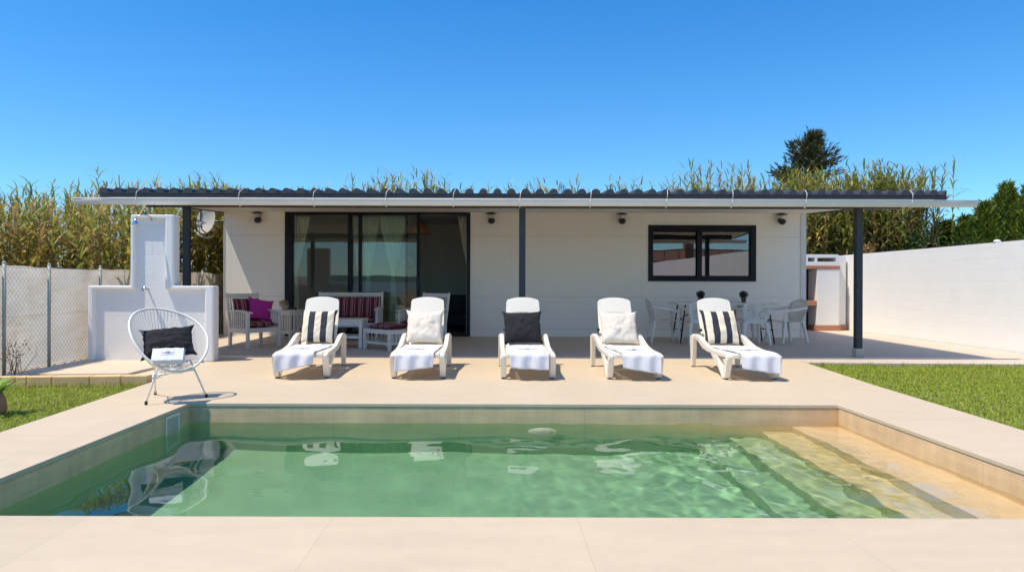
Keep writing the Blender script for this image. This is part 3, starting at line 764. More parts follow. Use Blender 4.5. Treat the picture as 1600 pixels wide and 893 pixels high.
# ------------------------------------------------------------------ fence with shade cloth
FX = -6.12; fy0_, fy1_ = 5.6, 17.5; FH = 1.345
fc = thing('chain_link_fence', 'wire mesh fence with pale shade cloth along left side', 'fence', (FX, 8, 0))
def FP(name, q, m, **k):
    o = P(name, q, m, fc, **k); o.matrix_parent_inverse = Matrix.Translation((-FX, -8, 0)); return o
q = MB()
def cf(u, v):
    y = fy0_ + (fy1_ - fy0_) * u; top = FH + .012 * math.sin(y * 2.3) + .02 * noise.noise((y * 2, 0, 0))
    z = .0 + top * v
    return (FX - .05 + .025 * noise.noise((y * 1.3, z * 1.5, 3)) + .012 * noise.noise((y * 5, z * 4, 7)), y, z)
q.grid(cf, 160, 14); FP('shade_cloth', q, 'screen')
q = MB(); cell = .075; L_ = fy1_ - fy0_; rr_ = .0019
n = int(L_ / cell) + 18
for s_ in (1, -1):
    for k in range(-18, n):
        ya = fy0_ + k * cell
        p0 = [FX, ya, .02]; p1 = [FX, ya + FH * .94, FH]
        if s_ == -1: p0, p1 = [FX + .004, ya + FH * .94, .02], [FX + .004, ya, FH]
        # clip to the ends
        def clip(a, b3):
            (xa_, ya_, za), (xb_, yb, zb) = a, b3
            out_ = []
            for (yy_, zz_), (oy, oz) in (((ya_, za), (yb, zb)), ((yb, zb), (ya_, za))):
                if yy_ < fy0_: t_ = (fy0_ - yy_) / (oy - yy_); yy_, zz_ = fy0_, zz_ + (oz - zz_) * t_
                if yy_ > fy1_: t_ = (yy_ - fy1_) / (yy_ - oy); yy_, zz_ = fy1_, zz_ + (oz - zz_) * t_
                out_.append((xa_, yy_, zz_))
            return out_
        if max(p0[1], p1[1]) <= fy0_ or min(p0[1], p1[1]) >= fy1_: continue
        q.tube(clip(p0, p1), rr_, 3)
FP('wire_mesh', q, 'steel')
q = MB(); q.tube([(FX + .004, fy0_, FH - .01), (FX + .004, fy1_, FH - .01)], .003, 5); q.tube([(FX + .004, fy0_, .7), (FX + .004, fy1_, .7)], .002, 4); FP('tension_wire', q, 'steel')
for y in (6.3, 8.55, 9.42, 10.65, 12.5, 14.4, 16.3):
    q = MB(); q.tube([(FX + .01, y, -.05), (FX + .01, y, FH + .04)], .022, 10); q.sphere((FX + .01, y, FH + .04), .024, 5); FP('fence_post', q, 'steel')

# ------------------------------------------------------------------ right boundary wall and barbecue
rw = thing('boundary_wall', 'long white painted block wall along right side', 'wall', (8.9, 8, 0))
q = MB()
def pr(poly, mb): mb.prism(poly, 8.90, 9.08, 'yz')
pr([(-12, -.1), (17.3, -.1), (17.3, 1.88), (14, 1.885), (11, 1.90), (7.5, 1.93), (7.5, 2.3), (-12, 2.3)], q)
o = P('block_wall', q, 'blocks_side', rw, fixn=True); o.matrix_parent_inverse = Matrix.Translation((-8.9, -8, 0))
q = MB(); q.box((8.62, 17.3, -.1), (9.08, 17.45, 1.87)); o = P('end_pier', q, 'white_render', rw, bevel=.01); o.matrix_parent_inverse = Matrix.Translation((-8.9, -8, 0))
q = MB(); q.lathe([(.06, 0), (.055, .03), (.02, .05)], (8.95, 12.1, 1.898), 16); o = P('cap_stone', q, 'gravel', rw); o.matrix_parent_inverse = Matrix.Translation((-8.9, -8, 0))
bw = thing('rear_boundary_wall', 'white rear wall seen only in the window reflections', 'wall', (0, -12, 0))
q = MB(); q.box((-12, -.1, -.1), (8.9, .1, 1.2)); P('block_wall', q, 'white_render', bw)
bb = thing('barbecue', 'white masonry barbecue with brick red ledge by end wall', 'barbecue', (7.7, 17.0, 0))
q = MB(); q.box((.32, -.15, .13), (.88, .6, 1.52)); P('side_pier', q, 'white_render', bb, bevel=.012)
q = MB(); q.box((.30, -.165, 0), (.91, .6, .128)); P('plinth', q, 'terracotta', bb, bevel=.006)
q = MB(); q.box((-.9, -.16, 1.522), (.895, .62, 1.60)); P('ledge', q, 'terracotta', bb, bevel=.006)
q = MB(); q.box((-.9, -.13, 1.602), (.86, .55, 1.70)); q.box((-.9, -.13, 1.80), (.86, .55, 1.88))
for a in (-.9, .05, .28, .80): q.box((a, -.13, 1.70), (a + .06, .55, 1.80))
P('hood', q, 'white_render', bb, bevel=.006)
q = MB(); q.box((-.9, .3, .0), (.318, .58, 1.52)); P('fire_back', q, 'soot', bb)
q = MB(); q.box((-.9, -.15, .62), (.318, .29, .74)); P('hearth', q, 'terracotta', bb, bevel=.005)
q = MB(); q.box((-1.4, -.15, 0), (-.902, .6, 1.9)); P('side_pier', q, 'white_render', bb, bevel=.012)
q = MB(); q.box((.885, .05, .128), (1.14, .6, 1.86)); P('flank', q, 'white_render', bb, bevel=.012)
q = MB(); q.box((.912, .03, 0), (1.15, .6, .126)); P('plinth', q, 'terracotta', bb, bevel=.006)

# neighbour's house behind the camera, mirrored in the window
nh = thing('neighbour_house', 'brown roofed neighbour house mirrored in the window glass', 'house', (13.5, -18, 0))
q = MB(); q.box((-5, -4, -.1), (5, 3, 2.2)); P('wall', q, 'neigh_wall', nh)
q = MB(); q.prism([(-4.4, 2.2), (3.5, 2.2), (-.4, 3.5)], -5.4, 5.4, 'yz'); rf = P('roof', q, 'neigh_roof', nh, fixn=True)
q = MB(); q.box((-.6, 1.2, 2.6), (.0, 1.8, 4.0)); q.box((-.68, 1.12, 4.0), (.08, 1.88, 4.1)); P('chimney', q, 'terracotta', rf)
q = MB()
for k in range(12): q.box((-4.9 + k * .85, 3.4, 2.6), (-4.86 + k * .85, 3.44, 3.3))
q.box((-4.9, 3.4, 3.3), (4.5, 3.45, 3.36)); q.box((-4.9, 3.4, 2.55), (4.5, 3.45, 2.6)); P('railing', q, 'black', nh)

hl = MB()
def hf_(u, v):
    x = -160 + 320 * u; y = -70 - 60 * v
    return (x, y, -.2 + (2.6 + 1.3 * noise.noise((x * .03, 1, 0)) + .7 * noise.noise((x * .35, 2, 0))) * math.sin(min(1, v * 1.6) * PI * .5))
hl.grid(hf_, 200, 8); struct(P('hills', hl, 'shrub'))

# ------------------------------------------------------------------ cushions and towels
def cushion(w_, h_, t_, seed, pinch=.06, wr_=.006, n=26, ears=.0):
    """a soft pillow: x width, z height, y thickness, standing on its lower edge at z = 0"""
    q = MB(); q.smooth = True; V = []; F = []
    def pt(u, v, sgn):
        a, b_ = 2 * u - 1, 2 * v - 1
        px = 1 - pinch * (1 - abs(b_) ** 2.2); pz = 1 - pinch * (1 - abs(a) ** 2.2)
        ed = max(0, (1 - abs(a) ** 2.6)) ** .5 * max(0, (1 - abs(b_) ** 2.6)) ** .5
        nn = noise.noise((a * 2.2 + seed, b_ * 2.2, seed)) * .016 + noise.noise((a * 6, b_ * 5 + seed, 2)) * wr_
        rad = math.hypot(a, b_); ang = math.atan2(b_, a)
        fold = .006 * math.sin(ang * 9 + seed) * max(0, rad - .45) * ed
        th = t_ / 2 * ed + (nn + fold) * ed ** .5 * 1.2 * sgn * 1.0
        x = a * w_ / 2 * px + ears * a * max(0, abs(a * b_) - .75); z = h_ / 2 + b_ * h_ / 2 * pz + ears * b_ * max(0, abs(a * b_) - .75)
        x += .006 * noise.noise((b_ * 4, seed, a)); z += .006 * noise.noise((a * 4, seed + 3, b_))
        return (x, -th * sgn if sgn > 0 else th * 1.0, z)
    for sgn in (1, -1):
        q.grid(lambda u, v: pt(u if sgn > 0 else 1 - u, v, sgn), n, n)
    return q
def merge(o, d=.0006):
    bm = bmesh.new(); bm.from_mesh(o.data); bmesh.ops.remove_doubles(bm, verts=bm.verts, dist=d); bmesh.ops.recalc_face_normals(bm, faces=bm.faces)
    bm.to_mesh(o.data); bm.free(); return o
def place(o, loc, rx=0, ry=0, rz=0):
    o.location = loc; o.rotation_euler = (Matrix.Rotation(rz, 3, 'Z') @ Matrix.Rotation(rx, 3, 'X') @ Matrix.Rotation(ry, 3, 'Y')).to_euler(); return o

# ------------------------------------------------------------------ sun loungers
BH = (1.12, .315)         # hinge of the backrest (y, z)
BA = R(61); BL = .73
def make_lounger():
    t_ = thing('sun_lounger', '', 'sun lounger', (0, 0, 0), 0, 'sun loungers in a row facing the pool')
    for s in (-1, 1):
        x0 = s * .265; x1 = s * .325
        lo_, hi_ = min(x0, x1), max(x0, x1)
        # sweeping side rail that rises to the arm at the back
        up_ = [(0.0, .295), (.12, .315), (.5, .322), (.75, .345), (.95, .395), (1.1, .44), (1.25, .462), (1.38, .455), (1.44, .43)]
        dn_ = [(1.43, .36), (1.3, .40), (1.15, .375), (1.0, .315), (.8, .275), (.5, .262), (.12, .262), (.0, .255)]
        q = MB(); q.prism(up_ + dn_, lo_, hi_); P('side_rail', q, 'plastic', t_, bevel=.012, fixn=True)
        q = MB(); q.prism([(1.44, .43), (1.30, .44), (1.32, .25), (1.355, .012), (1.40, .012), (1.43, .25)], s * .275 if s > 0 else -.338, .338 if s > 0 else -.275)
        lg = P('leg', q, 'plastic', t_, bevel=.010, fixn=True)
        q = MB(); q.cbox((s * .306, 1.378, .006), (.045, .04, .012)); P('foot', q, 'rubber', lg)
        # front leg: two prongs meeting at the ground
        q = MB(); a_, b2 = (lo_ - .004, hi_ + .004)
        q.prism([(.0, .262), (.085, .262), (.15, .10), (.185, .012), (.125, .012), (.09, .03)], a_, b2)
        q.prism([(.40, .266), (.62, .266), (.50, .20), (.33, .115), (.205, .012), (.187, .012), (.19, .04), (.27, .16)], a_ + .003, b2 - .003)
        lg = P('leg', q, 'plastic', t_, bevel=.008, fixn=True)
        q = MB(); q.cbox((s * .295, .16, .006), (.045, .04, .012)); P('foot', q, 'rubber', lg)
    q = MB()
    for k in range(11):
        y = .035 + k * .099; q.box((-.264, y, .292), (.264, y + .083, .315))
    q.box((-.264, .0, .262), (.264, .03, .305)); q.box((-.264, 1.125, .27), (.264, 1.15, .31)); q.box((-.02, .03, .27), (.02, 1.125, .291))
    P('seat', q, 'plastic', t_, bevel=.006)
    # arched backrest with slots
    def bf(u, v):
        W_ = .225 + .012 * math.sin(v * PI); x = (2 * u - 1) * W_
        ln = BL * v; top = 1 - .055 * abs(2 * u - 1) ** 2.4 - (.03 if abs(2 * u - 1) > .96 else 0); ln *= top
        cv = .03 * math.sin(v * PI) + .012 * (2 * u - 1) ** 2
        return (x, BH[0] + ln * math.cos(BA) + cv * math.sin(BA), BH[1] + ln * math.sin(BA) - cv * math.cos(BA))
    def keep(u, v):
        a = abs(2 * u - 1)
        if a > .78: return True
        for c in (.13, .27, .41, .55, .69):
            if abs(v - c) < .0125: return False
        return True
    q = MB(); q.grid(bf, 36, 80, keep); P('backrest', q, 'plastic', t_, solid=.026, bevel=.004)
    q = MB(); q.beam((-.2, 1.30, .56), (-.2, 1.39, .40), .03, .02); q.beam((.2, 1.30, .56), (.2, 1.39, .40), .03, .02); q.beam((-.27, 1.39, .40), (.27, 1.39, .40), .03, .03)
    P('prop', q, 'plastic', t_, bevel=.004)
    q = MB(); q.tube([(-.275, 1.22, .52), (-.24, 1.22, .52)], .018, 10); P('pivot_knob', q, 'rubber', t_)
    return t_
def towel(seed, skew, x0, yb, hang, wd):
    q = MB(); rr = random.Random(seed); L1 = yb + .012
    def path(s):          # s metres from the back end of the towel
        if s < L1: return (yb - s, .330 + .0)
        r0 = .03; a = (s - L1) / r0
        if a < PI / 2: return (-.012 - r0 * math.sin(a), .330 - r0 + r0 * math.cos(a))
        return (-.012 - r0 - .012 * math.sin((s - L1) * 7), .330 - r0 - (s - L1 - r0 * PI / 2))
    T_ = L1 + .047 + hang
    def fn(u, v):
        s = T_ * v + skew * (u - .5) * .08
        s = max(0, min(T_ + .05, s)); y, z = path(s)
        x = x0 + (u - .5) * (wd - .05 * v + .006 * noise.noise((v * 5, seed, u * 2))) + skew * (v - .3) * .06
        nn = noise.noise((u * 3 + seed, v * 4, seed)); nf = noise.noise((u * 11, v * 9, seed + 4)) - 2.2 * max(0, .12 - abs(noise.noise((u * 2.6 + seed, v * 3.4, seed + 9))))
        z2 = z + (.003 + .009 * nn + .004 * nf)
        side = max(0, abs(x) - .255)
        hangz = s > L1 + .04
        if hangz: y -= .012 + .014 * math.sin(u * 15 + seed) * min(1, (s - L1) / .1) + .008 * nn; z2 = z + .004 * nf
        else: z2 -= side * .5
        return (x, y, z2)
    q.grid(fn, 48, 70)
    return q, fn
def logo(fn, v0):
    q = MB()
    def seg(ps, r_=.0030):
        out_ = []
        for (a, b2) in ps:
            u = .5 + a; v = v0 + b2; p = Vector(fn(u, v)); out_.append((p.x, p.y, p.z + .008))
        q.tube(out_, r_, 5)
    seg([(-.035, -.035), (-.012, -.015), (-.018, .005), (-.03, .012)], .0045)
    seg([(.005, -.04), (.022, -.018), (.012, .003), (.03, .012)], .0045)
    seg([(-.24 + .01 * k, .010 + .010 * math.sin(k * .35)) for k in range(20)], .0028)
    seg([(.05 + .01 * k, .010 + .010 * math.sin(3 - k * .35)) for k in range(20)], .0028)
    seg([(-.15 + .02 * k, .028 + .003 * (k % 2)) for k in range(16)], .0012)
    return q
L0 = make_lounger()
specs = [
    (-2.28, 8.10, 3.6, 'cushion_stripe', 'first lounger from left, striped pillow, in front of sliding door', 'cream and black striped pillow on leftmost lounger', 'white towel hanging over foot of leftmost lounger', 0),
    (-.885, 8.10, .6, 'creamcloth', 'second lounger from left, plain cream pillow, by the open doorway', 'plain cream pillow on second lounger from left', 'white towel on second lounger, before the footstool', 1),
    (.435, 8.09, .2, 'blackcloth', 'middle lounger with the only black pillow of the row', 'plain black pillow standing on the middle lounger', 'white towel on middle lounger below the black pillow', 2),
    (1.715, 8.09, .3, 'creamcloth', 'fourth lounger from left, plain cream pillow, left of dining set', 'plain cream pillow on fourth lounger from left', 'white towel on fourth lounger from the left', 3),
    (3.12, 8.09, .8, 'cushion_stripe', 'rightmost lounger, striped pillow, in front of dining table', 'cream and black striped pillow on rightmost lounger', 'white towel on rightmost lounger near lawn corner', 4)]
for i, (x, y, rz, cm, l1, l2, l3, k) in enumerate(specs):
    rz = R(rz)
    if i == 0: o = L0; o.location = (x, y, 0); o.rotation_euler = (0, 0, rz); o['label'] = l1
    else: o = dup(L0, (x, y, 0), rz, l1)
    Tm = Matrix.Translation((x, y, 0)) @ Matrix.Rotation(rz, 4, 'Z')
    sz_ = [(.44, .47), (.47, .47), (.49, .46), (.48, .46), (.47, .49)][i]
    q = cushion(sz_[0] * 1.04, sz_[1], .15, i * 3.1 + 1, .05, .010, ears=.07)
    po = merge(P('pillow', q, cm)); tag(po, l2, 'pillow', 'pillows on the sun loungers')
    loc = Tm @ Vector(([.0, -.015, -.01, .01, .0][i], 1.055, .345))
    place(po, loc, R(-27), [0, 0, R(-1.5), 0, R(0)][i], rz + [0, 0, 0, 0, 0][i])
    sk = [-1.2, -.7, .3, .9, .8][i]
    q, fn = towel(i * 7 + 2, sk, [-.01, -.005, .0, .02, .02][i], .97, [.16, .17, .16, .18, .18][i], [.50, .50, .50, .50, .50][i])
    to = P('towel', q, 'towel', solid=.007, soff=1); tag(to, l3, 'towel', 'towels on the sun loungers')
    to.location = (x, y, 0); to.rotation_euler = (0, 0, rz)
    lg = P('logo', logo(fn, .58), 'thread', to)

# ------------------------------------------------------------------ acapulco chair
ac = thing('string_chair', 'white round string chair standing at pool corner', 'chair', (-3.17, 6.70, 0), R(36))
rim_c = Vector((0, 0, .61)); tilt = R(45)
ux = Vector((math.cos(R(9)), 0, -math.sin(R(9)))); uy = Vector((0, math.cos(tilt), math.sin(tilt)))       # up the back
un = ux.cross(uy)
def rim(t):
    a, b2 = .355 * (1 + .04 * math.sin(t)), .405
    return rim_c + ux * a * math.cos(t) + uy * b2 * math.sin(t) + un * .035 * math.cos(2 * t)
q = MB(); q.tube([rim(2 * PI * k / 72) for k in range(72)], .0125, 10, closed=True); P('rim', q, 'cord', ac)
hub = Vector((0, .02, .335)); hubr = .085
def hubp(t): return hub + Vector((hubr * math.cos(t), hubr * math.sin(t) * .9, .012 * math.sin(t)))
q = MB(); q.tube([hubp(2 * PI * k / 32) for k in range(32)], .008, 8, closed=True); P('seat_ring', q, 'cord', ac)
def cordp(t, s):
    A = rim(t); B = hubp(t); mid = (A + B) / 2 + un * -.075 + Vector((0, 0, -.04))
    return A * (1 - s) ** 2 + mid * 2 * s * (1 - s) + B * s * s
q = MB(); NCd = 66
for k in range(NCd):
    t = 2 * PI * k / NCd; q.tube([cordp(t, j / 9) for j in range(10)], .0028, 5)
for k in range(7):
    x = -.075 + k * .025; hh = .9 * math.sqrt(max(0, hubr ** 2 - x * x)); q.tube([(x, .02 - hh, .332), (x, .02 + hh, .34)], .0034, 5)
P('cord_seat', q, 'cord', ac)
# legs (three) with a triangular brace
foot = []
for gx, gy in ((-3.24, 6.40), (-3.44, 6.98), (-2.85, 6.82)):
    v = Matrix.Rotation(-R(36), 3, 'Z') @ Vector((gx + 3.17, gy - 6.70, 0)); foot.append(v)
tops = [Vector((-.13, -.20, .36)), Vector((-.10, .14, .335)), Vector((.20, .02, .37))]
for fpt, tp in zip(foot, tops):
    q = MB(); q.tube([fpt + Vector((0, 0, .012)), fpt.lerp(tp, .5) + Vector((0, 0, .008)), tp], .0085, 8); lg = P('leg', q, 'cord', ac)
    q = MB(); q.lathe([(.013, 0), (.014, .03), (.010, .035)], (fpt.x, fpt.y, 0), 12); P('foot_cap', q, 'rubber', lg)
q = MB(); mids = [f_.lerp(t_, .74) for f_, t_ in zip(foot, tops)]
for i in range(3): q.tube([mids[i], mids[(i + 1) % 3]], .006, 8)
q.tube([tops[0], tops[0] * .4 + hub * .6, tops[2]], .007, 8); q.tube([tops[1], hub + Vector((0, .05, 0))], .007, 8)
P('brace', q, 'cord', ac)
q = cushion(.47, .35, .16, 21, .07, .016, ears=.08); po = merge(P('pillow', q, 'blackcloth')); tag(po, 'crumpled black pillow in the round string chair', 'pillow')
place(po, (-3.145, 6.66, .425), R(-42), R(-6), R(22))
# folded towel with embroidered mark
tw = thing('folded_towel', 'folded white towel in front of pillow in string chair', 'towel', (-3.065, 6.475, .425), R(24)); tw.rotation_euler = (R(38), 0, R(20))
def layer(z0, dx, seed):
    q = MB()
    def fn(u, v):
        a = 2 * PI * v; x = (u - .5) * .27 + dx
        ca, sa = math.cos(a), math.sin(a)
        rx = .085 * (abs(ca) ** .35) * (1 if ca > 0 else -1); rz_ = .011 * (abs(sa) ** .6) * (1 if sa > 0 else -1)
        return (x, rx + .004 * noise.noise((u * 5, seed, a)), z0 + rz_ + .005 * noise.noise((u * 6, v * 3, seed)))
    q.grid(fn, 24, 28); q.add([fn(0, j / 28) for j in range(28)], [tuple(range(28))]); q.add([fn(1, j / 28) for j in range(28)], [tuple(range(27, -1, -1))]); return q
for k in range(3): P('fold', layer(.012 + k * .021, (0, .006, -.004)[k], k + 4), 'towel', tw)
q = MB()
def sg(ps, r_=.0022): q.tube([(a, b2, .071) for a, b2 in ps], r_, 5)
sg([(-.06 + .006 * k, .012 * math.sin(k * 1.2) + .01) for k in range(20)], .0018)
sg([(-.02, .0), (-.008, .035), (0, .0), (.004, .04), (.012, .005)], .002); sg([(-.07 + .01 * k, -.02 + .002 * (k % 2)) for k in range(14)], .0013)
P('logo', q, 'thread', tw)

# ------------------------------------------------------------------ white slatted wooden furniture
def wood_seat(width, depth, name, label, cat, loc, rz, group, n_side=8):
    t_ = thing(name, label, cat, loc, rz, group); hw = width / 2; hd = depth / 2
    for s in (-1, 1):
        q = MB(); q.box((s * hw - .025, -hd, 0), (s * hw + .025, -hd + .055, .615)); P('leg', q, 'wood', t_, bevel=.005)
        q = MB(); q.beam((s * hw, hd - .02, 0), (s * hw, hd - .02, .36), .05, .05, (0, 1, 0)); q.beam((s * hw, hd - .02, .36), (s * hw, hd + .10, .96), .05, .045, (0, 1, 0), (.04, .035)); P('leg', q, 'wood', t_, bevel=.004)
        q = MB(); hx = .045
        poly = [(-hd - .055, .605), (-hd * .3, .632), (hd * .3, .635), (hd + .045, .625), (hd + .045, .650), (hd * .3, .662), (-hd * .3, .660), (-hd - .055, .632)]
        q.prism(poly, s * hw - hx, s * hw + hx); P('armrest', q, 'wood', t_, bevel=.006, fixn=True)
        q = MB()
        for k in range(n_side):
            y = -hd + .085 + k * (depth - .17) / (n_side - 1); q.box((s * hw - .010, y - .012, .33), (s * hw + .010, y + .012, .628))
        q.box((s * hw - .018, -hd + .055, .26), (s * hw + .018, hd - .045, .345)); P('side_panel', q, 'wood', t_, bevel=.003)
    q = MB(); q.box((-hw + .025, -hd + .005, .27), (hw - .025, -hd + .04, .35)); q.box((-hw + .025, hd - .045, .27), (hw - .025, hd - .01, .35))
    for k in range(7): y = -hd + .05 + k * (depth - .14) / 7; q.box((-hw + .02, y, .335), (hw - .02, y + .05, .350))
    P('seat_frame', q, 'wood', t_, bevel=.003)
    q = MB(); yb_ = lambda z: hd - .02 + (z - .36) * .2
    q.beam((-hw + .02, yb_(.91), .91), (hw - .02, yb_(.91), .91), .028, .075, (0, 0, 1)); q.beam((-hw + .02, yb_(.42), .42), (hw - .02, yb_(.42), .42), .028, .06)
    nb = max(7, int(width / .055))
    for k in range(nb):
        x = -hw + .06 + k * (width - .12) / (nb - 1); q.beam((x, yb_(.43), .43), (x, yb_(.89), .89), .028, .012, (0, 1, 0))
    P('backrest', q, 'wood', t_, bevel=.002)
    q = cushion(width - .07, depth - .04, .115, width * 5 + loc[0], .015, .004, 20)
    c = merge(P('seat_cushion', q, 'wine', t_)); c.location = (0, -hd - .015, .405); c.rotation_euler = (R(-90), 0, 0)
    q = cushion(width - .09, .44, .12, width * 3 + loc[0] + 2, .02, .006, 22)
    c = merge(P('back_cushion', q, 'wine', t_)); c.location = (0, hd - .10, .43); c.rotation_euler = (R(-13), 0, 0)
    return t_
wood_seat(.62, .60, 'armchair', 'white slatted armchair with magenta pillow at left end', 'armchair', (-4.26, 12.26, 0), R(52), 'white slatted armchairs')
wood_seat(1.30, .62, 'bench', 'two seat white slatted bench with long striped back cushion', 'bench', (-2.93, 13.80, 0), 0, None)
wood_seat(.64, .62, 'armchair', 'white slatted armchair behind second lounger, before the open doorway', 'armchair', (-1.33, 13.05, 0), R(-36), 'white slatted armchairs')
q = cushion(.44, .42, .15, 55, .06, .008, ears=.08); po = merge(P('pillow', q, 'magenta')); tag(po, 'magenta pillow leaning in the left armchair', 'pillow')
place(po, (-4.20, 12.36, .465), R(-24), R(12), R(40))
# footstool
fs = thing('footstool', 'low slatted footstool with striped wine cushion', 'footstool', (-1.80, 11.885, 0), R(-42))
hw, hd = .33, .25
for sx in (-1, 1):
    for sy in (-1, 1):
        q = MB(); q.box((sx * hw - .025, sy * hd - .025, 0), (sx * hw + .025, sy * hd + .025, .36)); P('leg', q, 'wood', fs, bevel=.004)
q = MB()
for sy in (-1, 1): q.box((-hw + .025, sy * hd - .015, .28), (hw - .025, sy * hd + .015, .355)); q.box((-hw + .025, sy * hd - .012, .10), (hw - .025, sy * hd + .012, .14))
for sx in (-1, 1): q.box((sx * hw - .015, -hd + .025, .28), (sx * hw + .015, hd - .025, .355)); q.box((sx * hw - .012, -hd + .025, .10), (sx * hw + .012, hd - .025, .14))
q.box((-hw + .016, -hd + .016, .34), (hw - .016, hd - .016, .352)); P('frame', q, 'wood', fs, bevel=.003)
for sx in (-1, 1):
    q = MB()
    for k in range(6): y = -hd + .07 + k * (2 * hd - .14) / 5; q.box((sx * hw - .008, y - .012, .141), (sx * hw + .008, y + .012, .279))
    P('slats', q, 'wood', fs)
q = MB()
for k in range(9): x = -hw + .07 + k * (2 * hw - .14) / 8; q.box((x - .012, hd - .008, .141), (x + .012, hd + .008, .279))
P('slats', q, 'wood', fs)
q = cushion(.66, .50, .10, 9, .015, .003, 20); c = merge(P('cushion', q, 'wine', fs)); c.location = (0, -.25, .40); c.rotation_euler = (R(-90), 0, 0)
# coffee table
ct = thing('coffee_table', 'low white wooden coffee table in front of the bench', 'coffee table', (-2.72, 12.25, 0))
q = MB(); q.box((-.46, -.30, .475), (.46, .30, .505)); P('table_top', q, 'wood', ct, bevel=.006)
for sx in (-1, 1):
    for sy in (-1, 1):
        q = MB(); q.box((sx * .415 - .03, sy * .25 - .03, 0), (sx * .415 + .03, sy * .25 + .03, .475)); P('leg', q, 'wood', ct, bevel=.004)
q = MB()
for sy in (-1, 1): q.box((-.385, sy * .25 - .012, .40), (.385, sy * .25 + .012, .474)); q.box((-.385, sy * .25 - .012, .17), (.385, sy * .25 + .012, .215))
q.box((-.385, -.237, .20), (.385, .237, .214)); P('frame', q, 'wood', ct, bevel=.003)
# side table
st = thing('side_table', 'small square slatted side table beside left armchair', 'side table', (-4.02, 13.75, 0), R(-38))
q = MB(); q.box((-.21, -.21, .575), (.21, .21, .60)); P('table_top', q, 'wood', st, bevel=.005)
for sx in (-1, 1):
    for sy in (-1, 1):
        q = MB(); q.box((sx * .17 - .022, sy * .17 - .022, 0), (sx * .17 + .022, sy * .17 + .022, .575)); P('leg', q, 'wood', st, bevel=.004)
for sx in (-1, 1):
    q = MB()
    q.box((sx * .17 - .01, -.148, .50), (sx * .17 + .01, .148, .574)); q.box((sx * .17 - .01, -.148, .13), (sx * .17 + .01, .148, .19))
    for k in range(3): q.box((sx * .17 - .007, -.105 + k * .085, .191), (sx * .17 + .007, -.065 + k * .085, .499))
    P('side_panel', q, 'wood', st)
    q = MB()
    q.box((-.148, sx * .17 - .01, .50), (.148, sx * .17 + .01, .574)); q.box((-.148, sx * .17 - .01, .13), (.148, sx * .17 + .01, .19))
    for k in range(3): q.box((-.105 + k * .085, sx * .17 - .007, .191), (-.065 + k * .085, sx * .17 + .007, .499))
    P('side_panel', q, 'wood', st)
def leaves(q, c, r_, n, size, rr, flat=1.0, up=0.0, shell=.5, asp=.45):
    for i in range(n):
        d_ = Vector((rr.gauss(0, 1), rr.gauss(0, 1), rr.gauss(0, 1))).normalized(); rad = r_ * (shell + (1 - shell) * rr.random())
        p = Vector(c) + Vector((d_.x * rad, d_.y * rad, d_.z * rad * flat))
        ax = (d_ * (1 - up) + Vector((rr.gauss(0, .5), rr.gauss(0, .5), rr.gauss(0, .5) + up * 1.6))).normalized()
        sd = ax.cross(Vector((rr.gauss(0, 1), rr.gauss(0, 1), rr.gauss(0, 1)))).normalized()
        L__ = size * rr.uniform(.6, 1.3); wd = L__ * asp * .5
        q.add([p, p + ax * L__ * .45 + sd * wd, p + ax * L__, p + ax * L__ * .45 - sd * wd], [(0, 1, 2, 3)])
bk = thing('basket', 'tiny wicker basket with dry sprigs on the side table', 'basket', (-4.14, 13.66, .60))
q = MB(); q.lathe([(.05, 0), (.07, .06), (.075, .12), (.068, .12), (.062, .06), (.04, .01)], (0, 0, 0), 20); P('wicker_body', q, 'basket', bk)
q = MB(); leaves(q, (-.04, 0, .13), .07, 60, .05, random.Random(4), .7, .3); P('sprigs', q, 'reed_dry', bk)
q = MB(); q.tube([(-.07, 0, .12), (-.04, 0, .18), (0, 0, .20), (.04, 0, .18), (.07, 0, .12)], .005, 6); P('handle', q, 'basket', bk)
q = MB(); q.lathe([(.02, 0), (.026, .02), (.02, .05), (.012, .06)], (0, 0, 0), 12); o = P('candle_holder', q, 'black'); o.location = (-3.93, 13.66, .60); tag(o, 'tiny dark candle holder beside the basket on side table', 'candle holder')

# ------------------------------------------------------------------ dining set
TB = Vector((4.52, 13.40, 0))
tb = thing('folding_table', 'long white folding table with dark steel legs', 'table', TB)
q = MB(); q.box((-.98, -.38, .745), (.98, .38, .785)); P('table_top', q, 'plastic2', tb, bevel=.010)
for s in (-1, 1):
    q = MB(); x = s * .86
    for sy in (-1, 1): q.tube([(s * .80, sy * .27, .74), (x - s * .02, sy * .28, .45), (x + s * .04, sy * .30, .0)], .0145, 8)
    q.tube([(x + s * .02, -.285, .26), (x + s * .02, .285, .26)], .011, 8); P('leg_frame', q, 'black', tb)
    q = MB(); q.tube([(x - s * .01, 0, .46), (s * .30, 0, .72)], .011, 8); q.tube([(x - s * .01, -.28, .46), (x - s * .01, .28, .46)], .011, 8); P('brace', q, 'black', tb)
for lx, lab in ((-.44, 'small dark round topiary pot, left of two on the table'), (.40, 'small dark round topiary pot, right of two on the table')):
    pt_ = thing('potted_plant', lab, 'potted plant', (TB.x + lx - .0, TB.y - .05, .785), 0, 'two small topiary pots on the folding table')
    q = MB(); q.lathe([(.035, 0), (.05, .07), (.055, .09), (.045, .09), (.04, .06)], (0, 0, 0), 18); P('pot', q, 'darkpot', pt_)
    q = MB(); q.sphere((0, 0, .155), .062, 8); leaves(q, (0, 0, .155), .075, 420, .022, random.Random(int(lx * 100)), .9, 0, .8); P('foliage', q, 'topiary', pt_)
